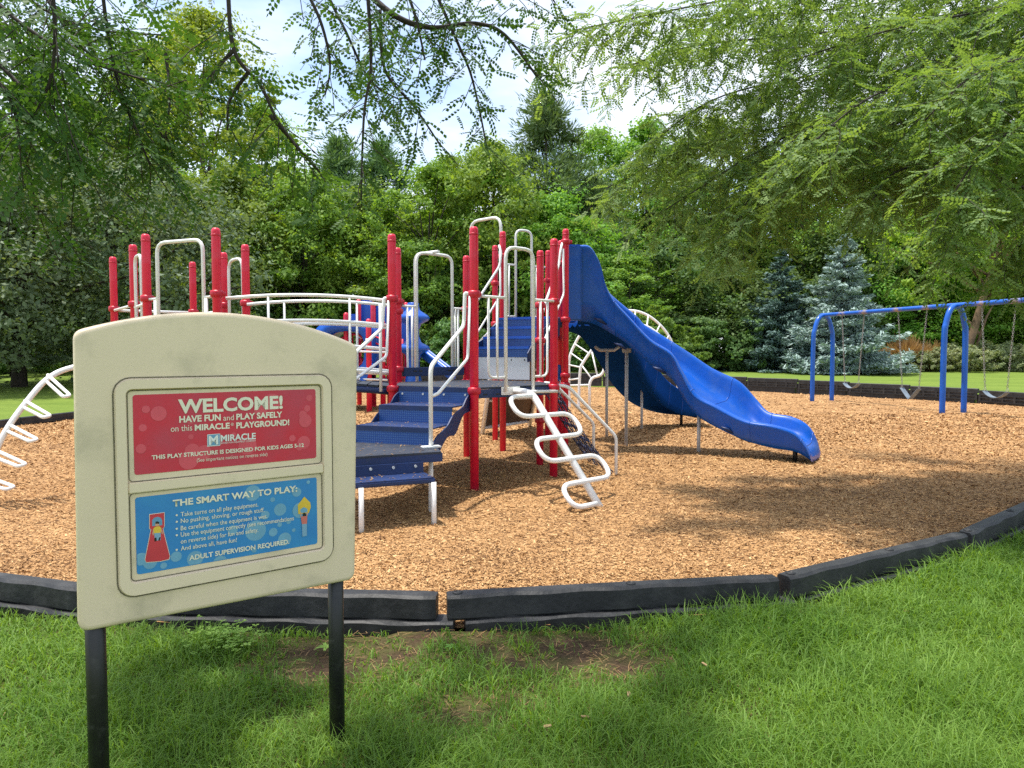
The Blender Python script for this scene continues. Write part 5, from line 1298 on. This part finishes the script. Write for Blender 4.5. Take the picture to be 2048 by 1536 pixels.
# ------------------------------------------------------------------ overhanging honey locusts
def frond_template(pairs=6):
    V = []; 
    for i in range(pairs):
        x = .14 + .82 * i / (pairs - .5); l = .215 * (1 - .35 * abs(i / pairs - .45)); wd = .078
        for s in (-1, 1):
            d = np.array([.32, s * .95, -.10]); d /= np.linalg.norm(d); p = np.array([x, 0, -.16 * x * x]); q = np.cross(d, [0, 0, 1]); q /= np.linalg.norm(q)
            V += [p, p + d * l * .5 + q * wd, p + d * l, p + d * l * .5 - q * wd]
    p = np.array([.96, 0, -.15]); V += [p, p + np.array([.06, .032, -.02]), p + np.array([.15, 0, -.04]), p + np.array([.06, -.032, -.02])]
    V += [np.array([0, .004, 0]), np.array([.5, .004, -.04]), np.array([.5, -.004, -.04]), np.array([0, -.004, 0])]
    return np.array(V)
FT = frond_template()
class Locust:
    def __init__(s): s.base = []; s.X = []; s.Y = []; s.Z = []; s.sc = []; s.wood = MB(); s.twig = MB()
    def bough(s, pts, r0=.03, spacing=.07, tl=(.3, .75), droop=.55, fl=(.13, .2), skip=.0, gap=.052, side=1.0):
        P = spline(pts, 8); n = len(P); s.wood.tube(P, [r0 * (1 - .85 * i / (n - 1)) + .003 for i in range(n)], 6)
        acc = 0; Ltot = sum((b - a).length for a, b in zip(P, P[1:])); run_ = 0
        for a, b in zip(P, P[1:]):
            d = (b - a); L = d.length; d.normalize(); run_ += L
            acc += L
            if run_ < skip * Ltot: acc = 0; continue
            while acc > spacing:
                acc -= spacing; o = a.lerp(b, random.random())
                rnd = Vector((random.gauss(0, 1), random.gauss(0, 1), random.gauss(0, .6))).normalized()
                dr = (d * .55 + rnd * .9 * side + Vector((0, 0, -.25))).normalized(); s.spray(o, dr, random.uniform(*tl), droop, fl, gap)
    def spray(s, o, dr, L, droop, fl, gap=.052):
        n = max(3, int(L / gap)); pts = [o]; d = dr.copy(); p = o.copy()
        for i in range(n):
            d = (d + Vector((random.gauss(0, .08), random.gauss(0, .08), -droop * .10 + random.gauss(0, .05)))).normalized(); p = p + d * (L / n); pts.append(p)
            side = d.cross(Vector((0, 0, 1)))
            if side.length < .1: side = Vector((1, 0, 0))
            side.normalize(); sg = 1 if i % 2 else -1
            fx = (d * .55 + side * sg * .8 + Vector((random.gauss(0, .25), random.gauss(0, .25), random.gauss(-.1, .28)))).normalized()
            up = (Vector((0, 0, 1)) + Vector((random.gauss(0, .45), random.gauss(0, .45), 0))).normalized(); fy = up.cross(fx).normalized(); fz = fx.cross(fy)
            s.base.append(p[:]); s.X.append(fx[:]); s.Y.append(fy[:]); s.Z.append(fz[:]); s.sc.append(random.uniform(*fl))
        s.twig.tube(pts[::2] if len(pts) > 4 else pts, .0022, 3, caps=False)
    def foliage(s, name):
        b, X_, Y_, Z_ = (np.array(v) for v in (s.base, s.X, s.Y, s.Z)); sc_ = np.array(s.sc)
        nf_ = len(b); ys_ = rng.uniform(.55, 1.15, (nf_, 1, 1)); cu_ = rng.normal(.6, 1.2, (nf_, 1, 1)); sw_ = rng.normal(0, .22, (nf_, 1, 1))
        fx_, fy_, fz_ = FT[None, :, 0:1], FT[None, :, 1:2], FT[None, :, 2:3]
        jit = np.repeat(rng.normal(0, .022, (nf_, len(FT) // 4, 1)), 4, 1)
        fz2 = fz_ * cu_ - (1.1 - ys_) * np.abs(fy_) + jit * (np.abs(fy_) > .01); fy2 = fy_ * ys_ + sw_ * fx_ ** 2
        V = b[:, None, :] + sc_[:, None, None] * (fx_ * X_[:, None, :] + fy2 * Y_[:, None, :] + fz2 * Z_[:, None, :])
        nq = len(FT) // 4; V = V.reshape(-1, 3); Q = np.arange(len(V)).reshape(-1, 4)
        rn = np.clip(np.repeat(rng.normal(.5, .2, len(b)), nq) + rng.normal(0, .12, len(b) * nq), 0, 1)
        return fast_mesh(name, V, Q, False, {'rnd': np.repeat(rn, 4)})
    def finish(s, root, leafm, trunkpts, tr, barkm='bark_dark'):
        mesh_obj('foliage', s.foliage('locust_foliage'), leafm, root)
        s.wood.build('limbs', barkm, root); s.twig.build('twigs', barkm, root)['kind'] = 'stuff'
        MB().tube(spline(trunkpts, 5), [tr * (1 - .5 * i / (5 * (len(trunkpts) - 1))) for i in range(5 * (len(trunkpts) - 1) + 1)], 12).build('trunk', 'bark', root)
        print('locust fronds', len(s.base))
# right tree
TR = Vector((8.6, 7.4, 0))
lr = empty('honey_locust_tree', TR, 'large honey locust drooping leafy boughs over the right side', 'tree')
lt = Locust(); hub = TR + Vector((-.6, -.1, 4.2))
RB = [[(2200, -150, 7), (1800, -60, 6.5), (1450, 0, 6), (1140, 62, 5.8)], [(2200, 0, 7.5), (1700, 60, 7), (1400, 90, 6.6), (1262, 130, 6.4)], [(2150, 60, 7.5), (1750, 130, 7.2), (1450, 190, 7), (1300, 290, 6.8)],
      [(2150, 150, 8), (1700, 230, 7.6), (1400, 290, 7.3), (1215, 375, 7.2)], [(2150, 230, 7), (1800, 290, 6.6), (1550, 340, 6.3), (1440, 520, 6.2)], [(2200, 190, 6.5), (1900, 230, 6), (1700, 270, 5.8), (1590, 360, 5.7)],
      [(2200, 300, 6), (1950, 320, 5.6), (1800, 340, 5.4), (1745, 400, 5.3)], [(2300, 350, 5.6), (2080, 370, 5.3), (1940, 400, 5.2), (1890, 490, 5.1)], [(2300, 430, 6.5), (2100, 450, 6.2), (2040, 490, 6), (2010, 545, 6)],
      [(2250, 100, 6), (1950, 130, 5.6), (1750, 190, 5.4), (1620, 290, 5.3)], [(2250, 150, 7), (1850, 200, 6.8), (1600, 260, 6.6), (1330, 420, 6.5)], [(2200, 60, 8.5), (1850, 130, 8.2), (1560, 200, 8), (1350, 330, 7.8)],
      [(2250, -100, 8), (1900, -20, 7.8), (1650, 20, 7.5), (1380, 40, 7.3)], [(2200, 270, 7.5), (1850, 330, 7.2), (1620, 350, 7), (1500, 450, 6.9)], [(2300, 220, 5), (2120, 230, 4.8), (1980, 290, 4.7), (1900, 400, 4.7)],
      [(2250, -30, 6.5), (1980, 20, 6.2), (1780, 60, 6), (1560, 130, 5.9)], [(2250, 330, 7.5), (1900, 360, 7.2), (1700, 330, 7), (1640, 340, 6.9)], [(2300, 120, 5.5), (2100, 110, 5.2), (1950, 150, 5), (1850, 240, 5)]]
for pl in RB:
    P = [at(*q) for q in pl]; lt.bough([hub + Vector((0, 0, random.uniform(-.5, .8)))] + P, .013, .0285, (.25, .7), .65, (.11, .175), skip=.25, side=.9, gap=.047)
for q in (((1800, 140, 8.5), (1700, 135, 8.3)),): pass
# boughs above the frame that shade the mulch on the right
for k in range(7):
    a = random.uniform(2.0, 4.6); rr = random.uniform(3.5, 6.5); e = TR + Vector((math.cos(a) * rr, math.sin(a) * rr * .9 + 1.0, 0)); z = max(4.6, 1.9 + .56 * e.y) + random.uniform(.2, 1.2)
    lt.bough([hub, hub.lerp(V2(e, z), .5) + Vector((0, 0, .6)), V2(e, z)], .05, .13, (.4, .9), .4, (.20, .28), skip=.3, gap=.09)
lt.finish(lr, 'leaf_locust', [TR - ZU * .3, TR + Vector((-.1, 0, 1.5)), TR + Vector((-.3, 0, 3)), hub, hub + Vector((-.2, 0, 2.5))], .24)
# left / overhead tree
TL = Vector((-4.4, -1.6, 0))
ll = empty('honey_locust_tree', TL, 'honey locust hanging dark leafy sprays across the top left', 'tree')
lo2 = Locust(); hub2 = TL + Vector((.6, .6, 3.9))
LB = [[(690, -60, 3.6), (780, 25, 3.5), (860, 55, 3.5), (950, 47, 3.5), (1010, 70, 3.5), (1075, 155, 3.5)], [(860, -40, 3.6), (915, 85, 3.6), (945, 160, 3.6), (975, 300, 3.6)], [(735, -20, 3.2), (742, 130, 3.2), (728, 230, 3.2), (722, 400, 3.2)],
      [(760, 20, 3.6), (770, 140, 3.6), (830, 215, 3.6), (880, 290, 3.6)], [(640, -40, 3.8), (690, 60, 3.8), (740, 160, 3.8), (800, 200, 3.8)], [(590, -60, 3.4), (640, 40, 3.4), (660, 130, 3.4), (650, 190, 3.4)],
      [(455, -40, 2.7), (468, 100, 2.7), (520, 170, 2.7), (555, 240, 2.7), (600, 300, 2.7)], [(468, 100, 2.7), (430, 140, 2.7), (400, 180, 2.7)], [(500, 140, 2.75), (460, 200, 2.75), (455, 260, 2.75)], [(540, 230, 2.7), (600, 300, 2.75), (640, 345, 2.8)],
      [(200, -60, 2.9), (215, 60, 2.9), (240, 180, 2.9), (300, 330, 2.9)], [(-60, -40, 2.8), (60, 60, 2.8), (170, 120, 2.8), (290, 160, 2.85)], [(-80, 60, 2.7), (20, 150, 2.7), (110, 250, 2.7), (160, 330, 2.7)], [(-60, 160, 2.9), (30, 260, 2.9), (60, 350, 2.9), (70, 420, 2.9)],
      [(60, -60, 3.3), (150, 80, 3.3), (260, 170, 3.3), (330, 280, 3.3)], [(-40, -80, 3.6), (90, 20, 3.6), (200, 60, 3.6), (330, 70, 3.6)], [(-60, 0, 3.2), (90, 130, 3.2), (190, 220, 3.2), (240, 290, 3.2)],
      [(100, -60, 2.5), (110, 60, 2.5), (100, 160, 2.5), (60, 250, 2.5)], [(330, 100, 3.3), (340, 190, 3.3), (330, 280, 3.3)], [(1050, -60, 4), (1090, -20, 4), (1110, 5, 4)],
      [(930, -60, 3.9), (990, -15, 3.9), (1060, 0, 3.9)], [(800, -50, 3.4), (830, 30, 3.4), (850, 120, 3.4)], [(-70, 100, 2.4), (20, 200, 2.4), (40, 300, 2.4)]]
for i, pl in enumerate(LB):
    P = [at(*q) for q in pl]
    dense = pl[0][0] < 350
    lo2.bough(P, .006 if i else .014, .032 if dense else .046, (.10, .36) if dense else (.08, .26), .8, (.09, .14), side=.9, gap=.042)
for P in ((690, -60, 3.6), (860, -40, 3.6), (455, -40, 2.7), (200, -60, 2.9), (-60, -40, 2.8), (640, -40, 3.8), (60, -60, 3.3), (735, -20, 3.2)):
    e = at(*P); lo2.wood.tube(spline([hub2, hub2.lerp(e, .5) + Vector((0, 0, .7)), e], 6), [.045 - .003 * i for i in range(13)], 6)
# overhead canopy outside the frame, whose shade falls on the sign and the near lawn
for k in range(5):
    x = random.uniform(-5.5, 4.8); y = random.uniform(-2.0, 4.6); z = max(3.6, 2.0 + .60 * max(y, 0)) + random.uniform(.2, 1.3); e = Vector((x, y, z))
    lo2.bough([hub2 + ZU * .6, hub2.lerp(e, .5) + Vector((0, 0, 1.2)), e], .05, .12, (.4, .9), .15, (.19, .27), skip=.45, gap=.075)
lo2.finish(ll, 'leaf_locust_shaded', [TL - ZU * .3, TL + Vector((.1, .1, 1.5)), TL + Vector((.3, .3, 3)), hub2, hub2 + Vector((.3, .3, 2.5))], .22)
# broad-leaved weeds in the worn turf
def weed(px, py, n, L, label):
    g = ground(px, py); t = empty('weed', (g.x, g.y, 0), label, 'weed', 'weeds in the worn turf'); V = []; Q = []; rn = []
    for i in range(n):
        a = 6.28 * i / n + random.uniform(-.3, .3); d = Vector((math.cos(a), math.sin(a), 0)); sd = Vector((-math.sin(a), math.cos(a), 0)); l = L * random.uniform(.7, 1.15); w_ = l * .16; b = len(V)
        p = [Vector((g.x, g.y, .01)) + d * (l * k) + Vector((0, 0, .9 * l * k * (1.15 - k))) for k in (0, .35, .7, 1)]
        for q, ww in zip(p, (.25, 1, .8, .08)): V += [q - sd * w_ * ww, q + sd * w_ * ww]
        Q += [(b + k, b + k + 1, b + k + 3, b + k + 2) for k in (0, 2, 4)]; rn += [random.random()] * 8
    mesh_obj('leaf_rosette', fast_mesh('leaf_rosette', [tuple(v) for v in V], Q, True, {'rnd': rn}), 'clover_leaf', t)
weed(652, 1302, 11, .05, 'small leafy weed on the bare soil beside the right sign post')
weed(905, 1300, 7, .04, 'small leafy weed on the bare soil left of centre')
# a few fallen leaves and chips on the near grass
rl = random.Random(3)
for i, (px, py) in enumerate(((1258, 1412), (1170, 1458), (1410, 1350), (1812, 1240), (1540, 1275), (670, 1330), (1095, 1478))):
    g = ground(px, py); a = rl.random() * 6; c = Vector((g.x, g.y, .05)); u = Vector((math.cos(a), math.sin(a), .15)) * .016; v = Vector((-math.sin(a), math.cos(a), .1)) * .007
    lb = ['wood chip lying in the grass', 'tan fallen leaf lying in the grass'][i % 2] + [' below the bare soil, lower centre', ' near the lower centre of the lawn', ' below the second border timber', ' at the right, near the border', ' under the joint of two timbers', ' on the bare soil beside the sign post', ' near the bottom edge of the photo'][i]
    o_ = MB().slab([c - u - v, c + u - v * .6, c + u * .9 + v, c - u * .8 + v], (0, 0, -.004)).build('wood_chip' if i % 2 == 0 else 'fallen_leaf', 'chip_loose'); tag(o_, lb, 'wood chip' if i % 2 == 0 else 'leaf')
